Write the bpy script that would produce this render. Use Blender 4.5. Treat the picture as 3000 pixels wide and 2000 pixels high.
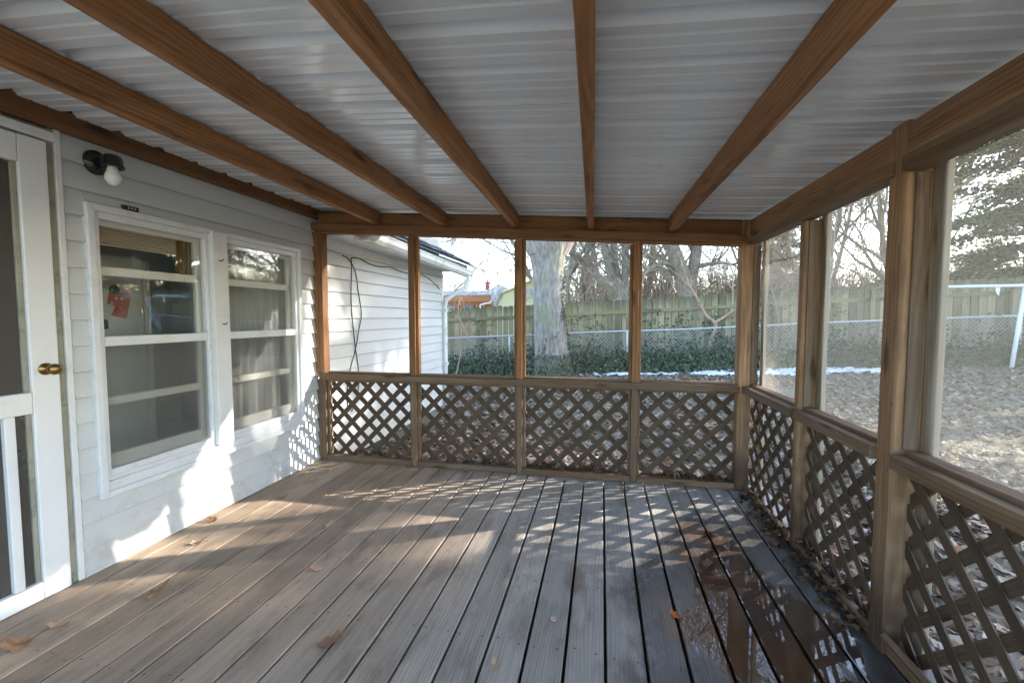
import bpy, bmesh, math, random
import numpy as np
from mathutils import Matrix, Vector, noise
for o in list(bpy.data.objects): bpy.data.objects.remove(o, do_unlink=True)
S = bpy.context.scene
COL = S.collection
R = math.radians

# ------------------------------------------------------------------ camera
CAM = Vector((2.424, 0.0, 1.246))
FWD = Vector((-0.20089, 0.97799, -0.05639)).normalized()
RGT = Vector((0.97955, 0.20119, -0.00046)).normalized()
UPV = RGT.cross(FWD)
cd = bpy.data.cameras.new('camera')
cd.sensor_width = 36.0; cd.lens = 15.363; cd.clip_start = 0.02; cd.clip_end = 2000
cam = bpy.data.objects.new('camera', cd); COL.objects.link(cam)
M = Matrix((RGT, UPV, -FWD)).transposed().to_4x4(); M.translation = CAM
cam.matrix_world = M
S.camera = cam

# ------------------------------------------------------------------ light
SUN_AZ, SUN_EL = R(27), R(23)          # azimuth measured from +X towards +Y
to_sun = Vector((math.cos(SUN_EL)*math.cos(SUN_AZ), math.cos(SUN_EL)*math.sin(SUN_AZ), math.sin(SUN_EL)))
w = bpy.data.worlds.new('World'); S.world = w; w.use_nodes = True
wn = w.node_tree; bg = wn.nodes['Background']
sky = wn.nodes.new('ShaderNodeTexSky'); sky.sky_type = 'NISHITA'; sky.sun_disc = False
sky.sun_elevation = SUN_EL; sky.sun_rotation = math.pi/2 - SUN_AZ
sky.air_density = 1.0; sky.dust_density = 0.7; sky.ozone_density = 1.0
wn.links.new(sky.outputs[0], bg.inputs[0]); bg.inputs[1].default_value = 0.135
sd = bpy.data.lights.new('sun', 'SUN'); sd.energy = 2.15; sd.angle = R(0.53); sd.color = (1.0, 0.93, 0.82)
sun = bpy.data.objects.new('sun', sd); COL.objects.link(sun)
sun.rotation_euler = (-to_sun).to_track_quat('-Z', 'Y').to_euler()
S.view_settings.view_transform = 'Standard'; S.view_settings.look = 'None'
S.view_settings.gamma = 1.0; S.view_settings.use_curve_mapping = False
S.view_settings.exposure = 3.1
S.render.engine = 'CYCLES'
S.cycles.max_bounces = 7; S.cycles.diffuse_bounces = 4; S.cycles.glossy_bounces = 3
S.cycles.transparent_max_bounces = 16

# ------------------------------------------------------------------ helpers
W = {}
def reg(o, Mx=None, parent=None):
    COL.objects.link(o)
    Mx = Mx or Matrix()
    if parent is not None:
        o.parent = parent; o.matrix_parent_inverse = W[parent].inverted()
    o.matrix_basis = Mx; W[o] = Mx
    return o
def tag(o, label=None, cat=None, group=None, kind=None):
    if label: o['label'] = label
    if cat: o['category'] = cat
    if group: o['group'] = group
    if kind: o['kind'] = kind
    return o
def empty(name, loc=(0,0,0), label=None, cat=None, group=None, kind=None, parent=None):
    o = bpy.data.objects.new(name, None); o.empty_display_size = .1
    reg(o, Matrix.Translation(Vector(loc)), parent)
    return tag(o, label, cat, group, kind)
def mesh_obj(name, verts, faces, mat, parent=None, Mx=None, smooth=False):
    me = bpy.data.meshes.new(name); me.from_pydata([tuple(v) for v in verts], [], [tuple(f) for f in faces])
    if mat: me.materials.append(mat)
    if smooth: me.polygons.foreach_set('use_smooth', [True]*len(me.polygons))
    me.update()
    return reg(bpy.data.objects.new(name, me), Mx, parent)
BOXF = [(0,3,2,1),(4,5,6,7),(0,1,5,4),(1,2,6,5),(2,3,7,6),(3,0,4,7)]
def box_verts(a, b):
    return [(a[0],a[1],a[2]),(b[0],a[1],a[2]),(b[0],b[1],a[2]),(a[0],b[1],a[2]),
            (a[0],a[1],b[2]),(b[0],a[1],b[2]),(b[0],b[1],b[2]),(a[0],b[1],b[2])]
def bev_box(sx, sy, sz, bev):
    me = bpy.data.meshes.new('box'); bm = bmesh.new()
    vs = [bm.verts.new(v) for v in box_verts((-sx/2,-sy/2,-sz/2),(sx/2,sy/2,sz/2))]
    for f in BOXF: bm.faces.new([vs[i] for i in f])
    if bev > 0:
        bmesh.ops.bevel(bm, geom=list(bm.edges), offset=bev, segments=1, affect='EDGES', profile=.5)
    bm.normal_update(); bm.to_mesh(me); bm.free()
    return me
def lumber(name, p0, p1, w, h, mat, parent=None, side=None, bev=.002):
    """piece from p0 to p1 (centre line); local X = length, w along 'side', h along third axis"""
    p0, p1 = Vector(p0), Vector(p1); x = (p1-p0); L = x.length; x.normalize()
    side = Vector(side) if side else (Vector((0,0,1)).cross(x) if abs(x.z) < .9 else Vector((0,1,0)))
    y = (side - x*side.dot(x)).normalized(); z = x.cross(y)
    Mx = Matrix((x,y,z)).transposed().to_4x4(); Mx.translation = (p0+p1)/2
    me = bev_box(L, w, h, bev); me.materials.append(mat)
    return reg(bpy.data.objects.new(name, me), Mx, parent)
def abox(name, a, b, mat, parent=None, bev=.002, axis=0):
    """axis-aligned box; 'axis' is the grain axis"""
    a, b = Vector(a), Vector(b); c = (a+b)/2; s = b-a
    if axis == 0: p0,p1,w,h,sd = (a.x,c.y,c.z),(b.x,c.y,c.z),s.y,s.z,(0,1,0)
    elif axis == 1: p0,p1,w,h,sd = (c.x,a.y,c.z),(c.x,b.y,c.z),s.z,s.x,(0,0,1)
    else: p0,p1,w,h,sd = (c.x,c.y,a.z),(c.x,c.y,b.z),s.x,s.y,(1,0,0)
    return lumber(name, p0, p1, w, h, mat, parent, sd, bev)
class MB:
    def __init__(s): s.v=[]; s.f=[]
    def box(s,a,b):
        n=len(s.v); s.v += box_verts(a,b); s.f += [tuple(i+n for i in f) for f in BOXF]
    def poly(s, vs): n=len(s.v); s.v += [tuple(v) for v in vs]; s.f.append(tuple(range(n,n+len(vs))))
    def tube(s, pts, rad, sides=6, cap=True):
        pts=[Vector(p) for p in pts]; n=len(pts); base=len(s.v)
        if not hasattr(rad,'__len__'): rad=[rad]*n
        up=Vector((0,0,1))
        t0=(pts[1]-pts[0]).normalized()
        a=t0.orthogonal().normalized()
        for i,p in enumerate(pts):
            t=(pts[min(i+1,n-1)]-pts[max(i-1,0)])
            if t.length<1e-9: t=t0
            t.normalize(); a=(a-t*a.dot(t)); 
            if a.length<1e-6: a=t.orthogonal()
            a.normalize(); b=t.cross(a)
            for k in range(sides):
                an=2*math.pi*k/sides; q=p+(a*math.cos(an)+b*math.sin(an))*rad[i]; s.v.append(tuple(q))
        for i in range(n-1):
            for k in range(sides):
                k2=(k+1)%sides
                s.f.append((base+i*sides+k,base+i*sides+k2,base+(i+1)*sides+k2,base+(i+1)*sides+k))
        if cap and sides>=4:
            s.f.append(tuple(base+k for k in range(sides))[::-1]); s.f.append(tuple(base+(n-1)*sides+k for k in range(sides)))
    def lathe(s, prof, c, axis, sides=20):
        """prof: list of (dist along axis, radius)"""
        axis=Vector(axis).normalized(); a=axis.orthogonal().normalized(); b=axis.cross(a); c=Vector(c); base=len(s.v)
        for h,r in prof:
            for k in range(sides):
                an=2*math.pi*k/sides; s.v.append(tuple(c+axis*h+(a*math.cos(an)+b*math.sin(an))*max(r,1e-5)))
        for i in range(len(prof)-1):
            for k in range(sides):
                k2=(k+1)%sides; s.f.append((base+i*sides+k,base+i*sides+k2,base+(i+1)*sides+k2,base+(i+1)*sides+k))
    def build(s,name,mat,parent=None,Mx=None,smooth=False): return mesh_obj(name,s.v,s.f,mat,parent,Mx,smooth)
def PL(lat, d, z):
    """point at lateral offset, ground distance in the camera's horizontal frame"""
    f=Vector((-.2012,.97955,0)); r=Vector((.97955,.2012,0))
    q=Vector((CAM.x,CAM.y,0))+r*lat+f*d; return Vector((q.x,q.y,z))
def IM(px, py, d):
    """world point at depth d that the photograph shows at px,py (3000x2000)"""
    return CAM + (FWD + RGT*((px-1500)/1280.2) - UPV*((py-1000)/1280.2))*d

# ------------------------------------------------------------------ materials
class NT:
    def __init__(s, name):
        s.m=bpy.data.materials.new(name); s.m.use_nodes=True; s.t=s.m.node_tree; s.t.nodes.clear()
        s.out=s.t.nodes.new('ShaderNodeOutputMaterial')
    def n(s, typ, **kw):
        nd=s.t.nodes.new('ShaderNode'+typ)
        for k,v in kw.items():
            if k.startswith('i_'):
                key=k[2:].replace('_',' '); nd.inputs[key].default_value=v
            else: setattr(nd,k,v)
        return nd
    def l(s,a,b): s.t.links.new(a,b)
    def val(s,x,sock):
        if hasattr(x,'node'): s.l(x,sock)
        else: sock.default_value=x
    def math(s,op,a,b=None,c=None,clamp=False):
        nd=s.n('Math',operation=op,use_clamp=clamp); s.val(a,nd.inputs[0])
        if b is not None: s.val(b,nd.inputs[1])
        if c is not None: s.val(c,nd.inputs[2])
        return nd.outputs[0]
    def mix(s,f,a,b,blend='MIX'):
        nd=s.n('Mix',data_type='RGBA',blend_type=blend); s.val(f,nd.inputs[0])
        for x,sk in ((a,nd.inputs[6]),(b,nd.inputs[7])):
            if hasattr(x,'node'): s.l(x,sk)
            else: sk.default_value=(*x,1) if len(x)==3 else x
        return nd.outputs[2]
    def ramp(s,f,stops,interp='LINEAR'):
        nd=s.n('ValToRGB'); nd.color_ramp.interpolation=interp; el=nd.color_ramp.elements
        while len(el)<len(stops): el.new(.5)
        for e,(p,c) in zip(el,stops):
            e.position=p; e.color=(*c,1) if hasattr(c,'__len__') else (c,c,c,1)
        s.val(f,nd.inputs[0]); return nd.outputs[0]
    def mapping(s,vec,scale=(1,1,1),loc=(0,0,0),rot=(0,0,0)):
        nd=s.n('Mapping'); s.l(vec,nd.inputs[0])
        nd.inputs['Location'].default_value=loc; nd.inputs['Rotation'].default_value=rot; nd.inputs['Scale'].default_value=scale
        return nd.outputs[0]
    def noise(s,vec,scale=5,detail=4,rough=.55,dist=0):
        nd=s.n('TexNoise'); s.l(vec,nd.inputs['Vector']); nd.inputs['Scale'].default_value=scale
        nd.inputs['Detail'].default_value=detail; nd.inputs['Roughness'].default_value=rough; nd.inputs['Distortion'].default_value=dist
        return nd.outputs[0]
    def smooth(s,x,lo,hi):
        nd=s.n('MapRange',interpolation_type='SMOOTHSTEP'); s.val(x,nd.inputs[0])
        nd.inputs[1].default_value=lo; nd.inputs[2].default_value=hi; return nd.outputs[0]
    def bump(s,h,strength=.3,dist=.01):
        nd=s.n('Bump'); nd.inputs['Strength'].default_value=strength; nd.inputs['Distance'].default_value=dist; s.l(h,nd.inputs['Height']); return nd.outputs[0]
    def bsdf(s,color,rough=.6,spec=.5,normal=None,metal=0):
        nd=s.n('BsdfPrincipled'); s.valc(color,nd.inputs['Base Color']); s.val(rough,nd.inputs['Roughness'])
        nd.inputs['Specular IOR Level'].default_value=spec; nd.inputs['Metallic'].default_value=metal
        if normal is not None: s.l(normal,nd.inputs['Normal'])
        s.b=nd; s.l(nd.outputs[0],s.out.inputs[0]); return nd
    def valc(s,c,sock):
        if hasattr(c,'node'): s.l(c,sock)
        else: sock.default_value=(*c,1)
def objcoords(t):
    tc=t.n('TexCoord'); oi=t.n('ObjectInfo')
    rnd=oi.outputs['Random']
    cb=t.n('CombineXYZ'); 
    t.l(t.math('MULTIPLY',rnd,37.0),cb.inputs[0]); t.l(t.math('MULTIPLY',rnd,5.3),cb.inputs[1]); t.l(t.math('MULTIPLY',rnd,11.7),cb.inputs[2])
    ad=t.n('VectorMath',operation='ADD'); t.l(tc.outputs['Object'],ad.inputs[0]); t.l(cb.outputs[0],ad.inputs[1])
    return ad.outputs[0], rnd, tc
def wood_nodes(t, dark, mid, light, ring=10.0):
    """returns colour and height for sawn lumber, grain along local X"""
    v,rnd,tc=objcoords(t)
    warp=t.noise(t.mapping(v,(.55,3,3)),2.0,2,.5)
    nv=t.n('VectorMath',operation='ADD'); t.l(t.mapping(v,(.32,1,1)),nv.inputs[0])
    sc=t.n('VectorMath',operation='SCALE'); 
    cb=t.n('CombineXYZ'); t.l(warp,cb.inputs[1]); t.l(warp,cb.inputs[2]); t.l(cb.outputs[0],sc.inputs[0]); sc.inputs[3].default_value=.07
    t.l(sc.outputs[0],nv.inputs[1])
    wv=t.n('TexWave',wave_type='RINGS',rings_direction='X',wave_profile='SIN'); t.l(nv.outputs[0],wv.inputs['Vector'])
    wv.inputs['Scale'].default_value=ring*2.1; wv.inputs['Distortion'].default_value=.7; wv.inputs['Detail'].default_value=2; wv.inputs['Detail Scale'].default_value=1.5
    fine=t.noise(t.mapping(v,(2.8,120,120)),1.0,5,.68)
    streak=t.noise(t.mapping(v,(1.2,26,26)),1.0,4,.6)
    g=t.math('ADD',t.math('MULTIPLY',wv.outputs['Fac'],.13),t.math('MULTIPLY',fine,.44))
    g=t.math('ADD',g,t.math('ADD',t.math('MULTIPLY',streak,.32),t.math('MULTIPLY',t.noise(t.mapping(v,(3.2,11,11),(2,9,4)),1.0,5,.65),.24)),clamp=True)
    col=t.ramp(g,[(.28,dark),(.55,mid),(.82,light)])
    return col,g,v,rnd,tc
def darken(t,col,f): return t.mix(1.0,col,t.combine(f),'MULTIPLY')
def _comb(t,f):
    c=t.n('CombineColor'); 
    for i in range(3): t.l(f,c.inputs[i])
    return c.outputs[0]
NT.combine=_comb
def mk_wood(name,dark,mid,light,stain=(.1,.07,.045),stain_amt=.35,rough=.7,ring=10,grey=None,grey_amt=0.,grey_z=None,bump=.35):
    t=NT(name); col,g,v,rnd,tc=wood_nodes(t,dark,mid,light,ring)
    br=t.math('ADD',t.math('MULTIPLY',rnd,.35),.82); col=darken(t,col,br)
    big=t.noise(t.mapping(v,(1.1,4,4)),1.6,4,.6)
    if grey:
        f=t.math('MULTIPLY',t.smooth(big,.35,.7),grey_amt)
        if grey_z:
            gp=t.n('NewGeometry'); sp=t.n('SeparateXYZ'); t.l(gp.outputs['Position'],sp.inputs[0])
            f=t.math('MAXIMUM',f,t.math('MULTIPLY',t.math('SUBTRACT',1.0,t.smooth(t.math('ADD',sp.outputs[2],t.math('MULTIPLY',big,.5)),grey_z[0],grey_z[1])),grey_z[2]))
        gcol=t.ramp(g,[(.25,tuple(c*.55 for c in grey)),(.8,grey)])
        col=t.mix(f,col,gcol)
    st=t.noise(t.mapping(v,(1.6,9,9),(3,1,7)),1.5,5,.65)
    col=t.mix(t.math('MULTIPLY',t.smooth(st,.54,.74),stain_amt),col,stain)
    hv=t.noise(t.mapping(v,(.9,15,15),(7,3,1)),1.3,4,.6)
    col=t.mix(t.math('MULTIPLY',t.smooth(hv,.52,.72),.75),col,t.mix(1.0,col,(1.55,1.5,1.45),'MULTIPLY'))
    col=t.mix(t.math('MULTIPLY',t.math('SUBTRACT',1.0,t.smooth(hv,.28,.46)),.85),col,t.mix(1.0,col,(.72,.6,.5),'MULTIPLY'))
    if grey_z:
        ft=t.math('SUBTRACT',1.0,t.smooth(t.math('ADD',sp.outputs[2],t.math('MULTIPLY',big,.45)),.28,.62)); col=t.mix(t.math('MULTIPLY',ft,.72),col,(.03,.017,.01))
    # knots
    vo=t.n('TexVoronoi'); t.l(t.mapping(v,(1.7,7,7)),vo.inputs['Vector']); vo.inputs['Scale'].default_value=1.25
    k=t.math('SUBTRACT',1.0,t.smooth(vo.outputs['Distance'],.07,.19))
    col=t.mix(t.math('MULTIPLY',k,.75),col,tuple(c*.45 for c in dark))
    t.bsdf(col,rough,.3,t.bump(g,bump,.004)); return t.m
M_RAFT=mk_wood('stained pine', (.105,.045,.017),(.255,.118,.047),(.385,.20,.09),stain=(.035,.02,.012),stain_amt=.75,ring=9)
M_FRAME=mk_wood('framing pine', (.11,.050,.021),(.215,.105,.046),(.32,.17,.082),stain=(.06,.035,.02),stain_amt=.5,ring=12)
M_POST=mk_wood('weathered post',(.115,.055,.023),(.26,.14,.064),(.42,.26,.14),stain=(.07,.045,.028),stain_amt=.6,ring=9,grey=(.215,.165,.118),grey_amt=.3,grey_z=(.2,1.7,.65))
M_RAIL=mk_wood('weathered rail',(.075,.041,.021),(.148,.09,.05),(.23,.152,.09),stain=(.08,.055,.035),stain_amt=.4,ring=12,grey=(.18,.15,.12),grey_amt=.5)
M_LAT=mk_wood('lattice slat',(.045,.03,.019),(.078,.054,.036),(.118,.084,.057),stain=(.05,.035,.022),stain_amt=.4,ring=14)
M_TRIM=mk_wood('pale outer trim',(.2,.16,.105),(.31,.26,.185),(.40,.345,.265),stain=(.2,.19,.075),stain_amt=.5,ring=12)
M_LEDGER=mk_wood('rotten ledger',(.09,.04,.016),(.19,.088,.034),(.28,.14,.058),stain=(.018,.012,.008),stain_amt=1.0,ring=9)

def mk_fence():
    t=NT('mossy cedar'); col,g,v,rnd,tc=wood_nodes(t,(.13,.11,.065),(.265,.23,.14),(.39,.35,.235),16)
    col=darken(t,col,t.math('ADD',t.math('MULTIPLY',rnd,.75),.55))
    moss=t.noise(t.mapping(v,(1.5,8,8)),1.5,4,.6)
    col=t.mix(t.math('MULTIPLY',t.smooth(moss,.45,.65),.55),col,(.22,.20,.08))
    sp=t.n('SeparateXYZ'); t.l(tc.outputs['Object'],sp.inputs[0])
    top=t.smooth(t.math('ADD',sp.outputs[0],t.math('MULTIPLY',moss,.3)),.72,1.05)
    col=t.mix(t.math('MULTIPLY',top,.75),col,(.085,.083,.048))
    t.bsdf(col,.85,.2,t.bump(g,.4,.004)); return t.m
M_FENCE=mk_fence()

def mk_deck():
    t=NT('weathered deck board'); col,g,v,rnd,tc=wood_nodes(t,(.155,.142,.126),(.29,.272,.248),(.405,.385,.355),13)
    col=darken(t,col,t.math('ADD',t.math('MULTIPLY',rnd,.42),.80))
    gp=t.n('NewGeometry'); P=gp.outputs['Position']; sp=t.n('SeparateXYZ'); t.l(P,sp.inputs[0]); X,Y=sp.outputs[0],sp.outputs[1]
    n1=t.noise(P,1.6,5,.6); n2=t.noise(t.mapping(P,(5,1.6,1)),2.0,5,.62); n3=t.noise(P,9,5,.7)
    # browner towards the house side
    side=t.math('SUBTRACT',1.0,t.smooth(t.math('ADD',X,t.math('MULTIPLY',n1,1.2)),1.3,3.2))
    col=t.mix(t.math('MULTIPLY',side,.85),col,t.mix(1.0,col,(1.2,.9,.66),'MULTIPLY'))
    col=t.mix(t.math('MULTIPLY',t.smooth(n2,.48,.7),.6),col,(.15,.115,.088))
    col=t.mix(t.math('MULTIPLY',t.smooth(n3,.62,.72),.4),col,(.075,.06,.05))
    # wet area by the outer wall
    edge=t.math('ADD',2.47,t.math('MULTIPLY',t.math('MAXIMUM',t.math('SUBTRACT',Y,2.0),0.0),.42))
    nw=t.noise(t.mapping(P,(2.2,1.1,1),(4,2,0)),2.2,5,.65)
    wx=t.math('ADD',t.math('SUBTRACT',X,edge),t.math('MULTIPLY',t.math('SUBTRACT',nw,.5),.6))
    wet=t.smooth(wx,-.02,.16)
    wet=t.math('MULTIPLY',wet,t.math('SUBTRACT',1.0,t.smooth(t.math('ADD',Y,t.math('MULTIPLY',t.math('SUBTRACT',nw,.5),1.2)),2.75,3.05)))
    # isolated drip stains
    vo=t.n('TexVoronoi'); t.l(t.mapping(P,(4.0,1.55,1),(.6,.25,0)),vo.inputs['Vector']); vo.inputs['Scale'].default_value=1.0
    drip=t.math('SUBTRACT',1.0,t.smooth(t.math('ADD',vo.outputs['Distance'],t.math('MULTIPLY',n3,.16)),.2,.3))
    drip=t.math('MULTIPLY',drip,t.smooth(X,2.0,2.3))
    wet=t.math('MAXIMUM',wet,t.math('MULTIPLY',drip,.7))
    wetcol=t.mix(1.0,col,(.24,.235,.25),'MULTIPLY')
    wetcol=t.mix(t.smooth(n1,.45,.62),wetcol,t.mix(1.0,col,(.40,.22,.13),'MULTIPLY'))
    col=t.mix(t.math('MULTIPLY',wet,.92),col,wetcol)
    # standing water
    npd=t.noise(t.mapping(P,(5.5,1.7,1),(1.3,.4,0)),1.8,5,.65)
    dx=t.math('ABSOLUTE',t.math('SUBTRACT',X,3.06)); dy=t.math('ABSOLUTE',t.math('SUBTRACT',Y,1.85))
    rr=t.math('ADD',t.math('MULTIPLY',dx,2.6),t.math('MULTIPLY',dy,1.05))
    pud=t.smooth(t.math('SUBTRACT',t.math('ADD',npd,.42),rr),.02,.10)
    pud=t.math('MULTIPLY',pud,wet)
    col=t.mix(t.math('MULTIPLY',pud,.6),col,(.055,.026,.012))
    r=t.math('ADD',t.math('MULTIPLY',g,.15),.6)
    mr=t.n('Mix',data_type='FLOAT'); t.l(wet,mr.inputs[0]); t.l(r,mr.inputs[2]); mr.inputs[3].default_value=.24
    mp=t.n('Mix',data_type='FLOAT'); t.l(pud,mp.inputs[0]); t.l(mr.outputs[0],mp.inputs[2]); mp.inputs[3].default_value=.015
    b=t.n('Bump'); t.l(g,b.inputs['Height']); b.inputs['Distance'].default_value=.004
    t.l(t.math('MULTIPLY',t.math('SUBTRACT',1.0,pud),.5),b.inputs['Strength'])
    nd=t.bsdf(col,mp.outputs[0],.5,b.outputs[0])
    return t.m
M_DECK=mk_deck()

def mk_plain(name,col,rough=.5,var=.12,scale=6,spec=.4,dirt=None,dirt_amt=0,metal=0,bump=0):
    t=NT(name); v,rnd,tc=objcoords(t); n=t.noise(v,scale,5,.6)
    c=t.mix(1.0,col,t.combine(t.math('ADD',t.math('MULTIPLY',n,var*2),1-var)),'MULTIPLY')
    if dirt:
        n2=t.noise(t.mapping(v,(1,1,1),(5,2,9)),scale*1.7,6,.7); c=t.mix(t.math('MULTIPLY',t.smooth(n2,.5,.72),dirt_amt),c,dirt)
    nr=t.bump(t.noise(v,scale*8,3,.6),bump,.003) if bump else None
    t.bsdf(c,rough,spec,nr,metal); return t.m
def mk_siding():
    t=NT('vinyl siding'); v,rnd,tc=objcoords(t)
    gr=t.noise(t.mapping(v,(2.5,60,90)),1.0,4,.6); big=t.noise(t.mapping(v,(1.5,3,3)),1.2,4,.6)
    c=t.mix(t.math('MULTIPLY',t.smooth(big,.4,.8),.35),(.555,.57,.57),(.46,.465,.45))
    c=darken(t,c,t.math('ADD',t.math('MULTIPLY',gr,.14),.93))
    gp=t.n('NewGeometry'); sp=t.n('SeparateXYZ'); t.l(gp.outputs['Position'],sp.inputs[0]); dn=t.noise(gp.outputs['Position'],7,5,.7)
    c=t.mix(t.math('MULTIPLY',t.smooth(t.math('SUBTRACT',dn,t.math('MULTIPLY',sp.outputs[2],.35)),.42,.62),.4),c,(.36,.34,.28))
    t.bsdf(c,.5,.35,t.bump(gr,.16,.002)); return t.m
M_SID=mk_siding()
M_WHITE=mk_plain('white painted trim',(.72,.72,.71),.42,.08,5,.4,(.38,.34,.27),.3)
M_ALU=mk_plain('white storm frame',(.68,.69,.70),.35,.06,8,.5,(.4,.36,.3),.35)
M_DOORW=mk_plain('door paint',(.76,.76,.76),.4,.06,3,.4,(.5,.46,.4),.18)
M_JAMB=mk_plain('mildewed jamb',(.31,.30,.24),.7,.3,9,.3,(.12,.115,.07),.6)
M_BACK=mk_plain('wall sheathing',(.5,.48,.45),.8,.1)
M_ROOM=mk_plain('room plaster',(.55,.53,.49),.8,.1)
M_ROOMW=mk_plain('interior sash paint',(.78,.76,.70),.5,.08)
M_DARKDOOR=mk_plain('inner door stain',(.10,.065,.04),.5,.25,4)
M_BLIND=mk_plain('blind slat',(.66,.58,.44),.6,.1)
M_GOLD=mk_plain('brown drape',(.32,.19,.06),.8,.25)
M_CURT=mk_plain('white curtain',(.40,.395,.38),.85,.08)
M_FRIDGE=mk_plain('enamel',(.80,.80,.72),.3,.05)
M_BLACK=mk_plain('black enamel',(.012,.012,.014),.16,.1,6,.6)
M_BLACKM=mk_plain('black plastic',(.02,.02,.021),.5,.1)
M_BRASS=mk_plain('worn brass',(.30,.19,.07),.35,.3,20,.5,(.13,.08,.03),.5,1.0)
M_BULB=mk_plain('opal bulb',(.86,.85,.82),.25,.02)
M_GUT=mk_plain('gutter enamel',(.68,.69,.67),.4,.08,3,.4,(.30,.29,.09),.65)
M_SHING=mk_plain('asphalt shingle',(.12,.135,.16),.9,.3,30,.2,(.25,.26,.25),.4,0,.6)
M_CABLE=mk_plain('cable',(.03,.032,.045),.5,.1)
M_GALV=mk_plain('galvanised',(.46,.48,.50),.45,.12,12,.5,None,0,.35)
M_WPIPE=mk_plain('white pipe paint',(.74,.77,.80),.4,.08,6,.4,(.4,.36,.3),.25)
M_RUST=mk_plain('dark iron',(.03,.027,.025),.5,.2)
M_NAIL=mk_plain('nail head',(.06,.05,.045),.5,.2)
def mk_metalroof():
    t=NT('painted steel roof'); gp=t.n('NewGeometry'); P=gp.outputs['Position']
    n=t.noise(t.mapping(P,(.8,3,1)),1.2,4,.6); n2=t.noise(t.mapping(P,(1,14,1)),2.0,4,.7)
    c=t.mix(n,(.64,.66,.68),(.73,.75,.77)); c=t.mix(t.math('MULTIPLY',t.smooth(n2,.56,.74),.35),c,(.42,.38,.33))
    n4=t.noise(t.mapping(P,(2.2,1.6,1),(3,8,0)),1.5,5,.65); c=t.mix(t.math('MULTIPLY',t.smooth(n4,.58,.7),.22),c,(.40,.34,.26))
    wob=t.noise(t.mapping(P,(1.1,5,1)),2.2,2,.5)
    t.bsdf(c,.17,.55,t.bump(wob,.07,.02)); return t.m
M_ROOF=mk_metalroof()
def mk_glass():
    t=NT('window pane'); fr=t.n('Fresnel'); gq=t.n('NewGeometry'); t.l(t.math('SUBTRACT',1.52,t.math('MULTIPLY',gq.outputs['Backfacing'],.862)),fr.inputs[0])
    f=t.math('MULTIPLY',fr.outputs[0],1.15,clamp=True)
    tr=t.n('BsdfTransparent'); tr.inputs[0].default_value=(.975,.98,.976,1)
    gl=t.n('BsdfGlossy'); gl.inputs['Roughness'].default_value=.012
    v,rnd,tc=objcoords(t); t.l(t.bump(t.noise(v,2.6,2,.5),.10,.02),gl.inputs['Normal'])
    mx=t.n('MixShader'); t.l(f,mx.inputs[0]); t.l(tr.outputs[0],mx.inputs[1]); t.l(gl.outputs[0],mx.inputs[2]); t.l(mx.outputs[0],t.out.inputs[0]); return t.m
M_GLASS=mk_glass()
def mk_screen(name,op,col):
    t=NT(name); tr=t.n('BsdfTransparent'); df=t.n('BsdfDiffuse'); df.inputs[0].default_value=(*col,1)
    tl=t.n('BsdfTranslucent'); tl.inputs[0].default_value=(*col,1)
    m1=t.n('MixShader'); m1.inputs[0].default_value=.5; t.l(df.outputs[0],m1.inputs[1]); t.l(tl.outputs[0],m1.inputs[2])
    gp=t.n('NewGeometry'); n=t.noise(gp.outputs['Position'],2.2,4,.6)
    f=t.math('MULTIPLY',t.math('ADD',t.math('MULTIPLY',n,.8),.6),op)
    m2=t.n('MixShader'); t.l(f,m2.inputs[0]); t.l(tr.outputs[0],m2.inputs[1]); t.l(m1.outputs[0],m2.inputs[2]); t.l(m2.outputs[0],t.out.inputs[0]); return t.m
M_SCR_END=mk_screen('insect screen end',.035,(.42,.40,.37))
M_SCR_R=mk_screen('insect screen side',.29,(.52,.47,.40))
M_SCR_DOOR=mk_screen('door screen',.55,(.24,.225,.205))
M_SCR_WIN=mk_screen('window screen',.24,(.30,.295,.28))

# ================================================================== GROUND
def gz(x, y):
    q=Vector((x-CAM.x,y-CAM.y)); lat=q.x*.97955+q.y*.2012; d=-q.x*.2012+q.y*.97955
    t=min(max((d-2.5)/7.5,0),1); t=t*t*(3-2*t)
    z=-.15+t*(-.12+.05*max(min(lat,16),-5))
    return z+.03*noise.noise(Vector((x*.35,y*.35,0)))*(1 if d>4 else .4)
def axis_pts(a,b,fine_a,fine_b,step):
    pts=list(np.arange(fine_a,fine_b+.001,step)); s=step
    lo=[fine_a]; 
    while lo[-1]>a: s*=1.35; lo.append(lo[-1]-s)
    s=step; hi=[fine_b]
    while hi[-1]<b: s*=1.35; hi.append(hi[-1]+s)
    return sorted(lo[1:])+[float(p) for p in pts]+hi[1:]
gx=axis_pts(-300,400,-6,20,.3); gy=axis_pts(-300,600,-4,20,.3)
gv=[(x,y,gz(x,y)) for y in gy for x in gx]; nx=len(gx)
gf=[(j*nx+i,j*nx+i+1,(j+1)*nx+i+1,(j+1)*nx+i) for j in range(len(gy)-1) for i in range(nx-1)]
def mk_ground():
    t=NT('winter lawn'); gp=t.n('NewGeometry'); P=gp.outputs['Position']
    n1=t.noise(P,.7,5,.6); n2=t.noise(P,9,6,.7); n3=t.noise(P,38,4,.7)
    c=t.ramp(n2,[(.3,(.16,.13,.095)),(.5,(.30,.25,.185)),(.68,(.43,.38,.285))])
    g=t.ramp(n3,[(.3,(.17,.155,.09)),(.7,(.37,.34,.21))])
    c=t.mix(t.math('MULTIPLY',t.smooth(n1,.42,.6),.6),c,g)
    c=t.mix(t.math('MULTIPLY',t.smooth(n3,.55,.72),.55),c,(.45,.41,.36))
    t.bsdf(c,.95,.1,t.bump(t.math('ADD',n2,t.math('MULTIPLY',n3,.6)),1.0,.05)); return t.m
M_GROUND=mk_ground()
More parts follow.
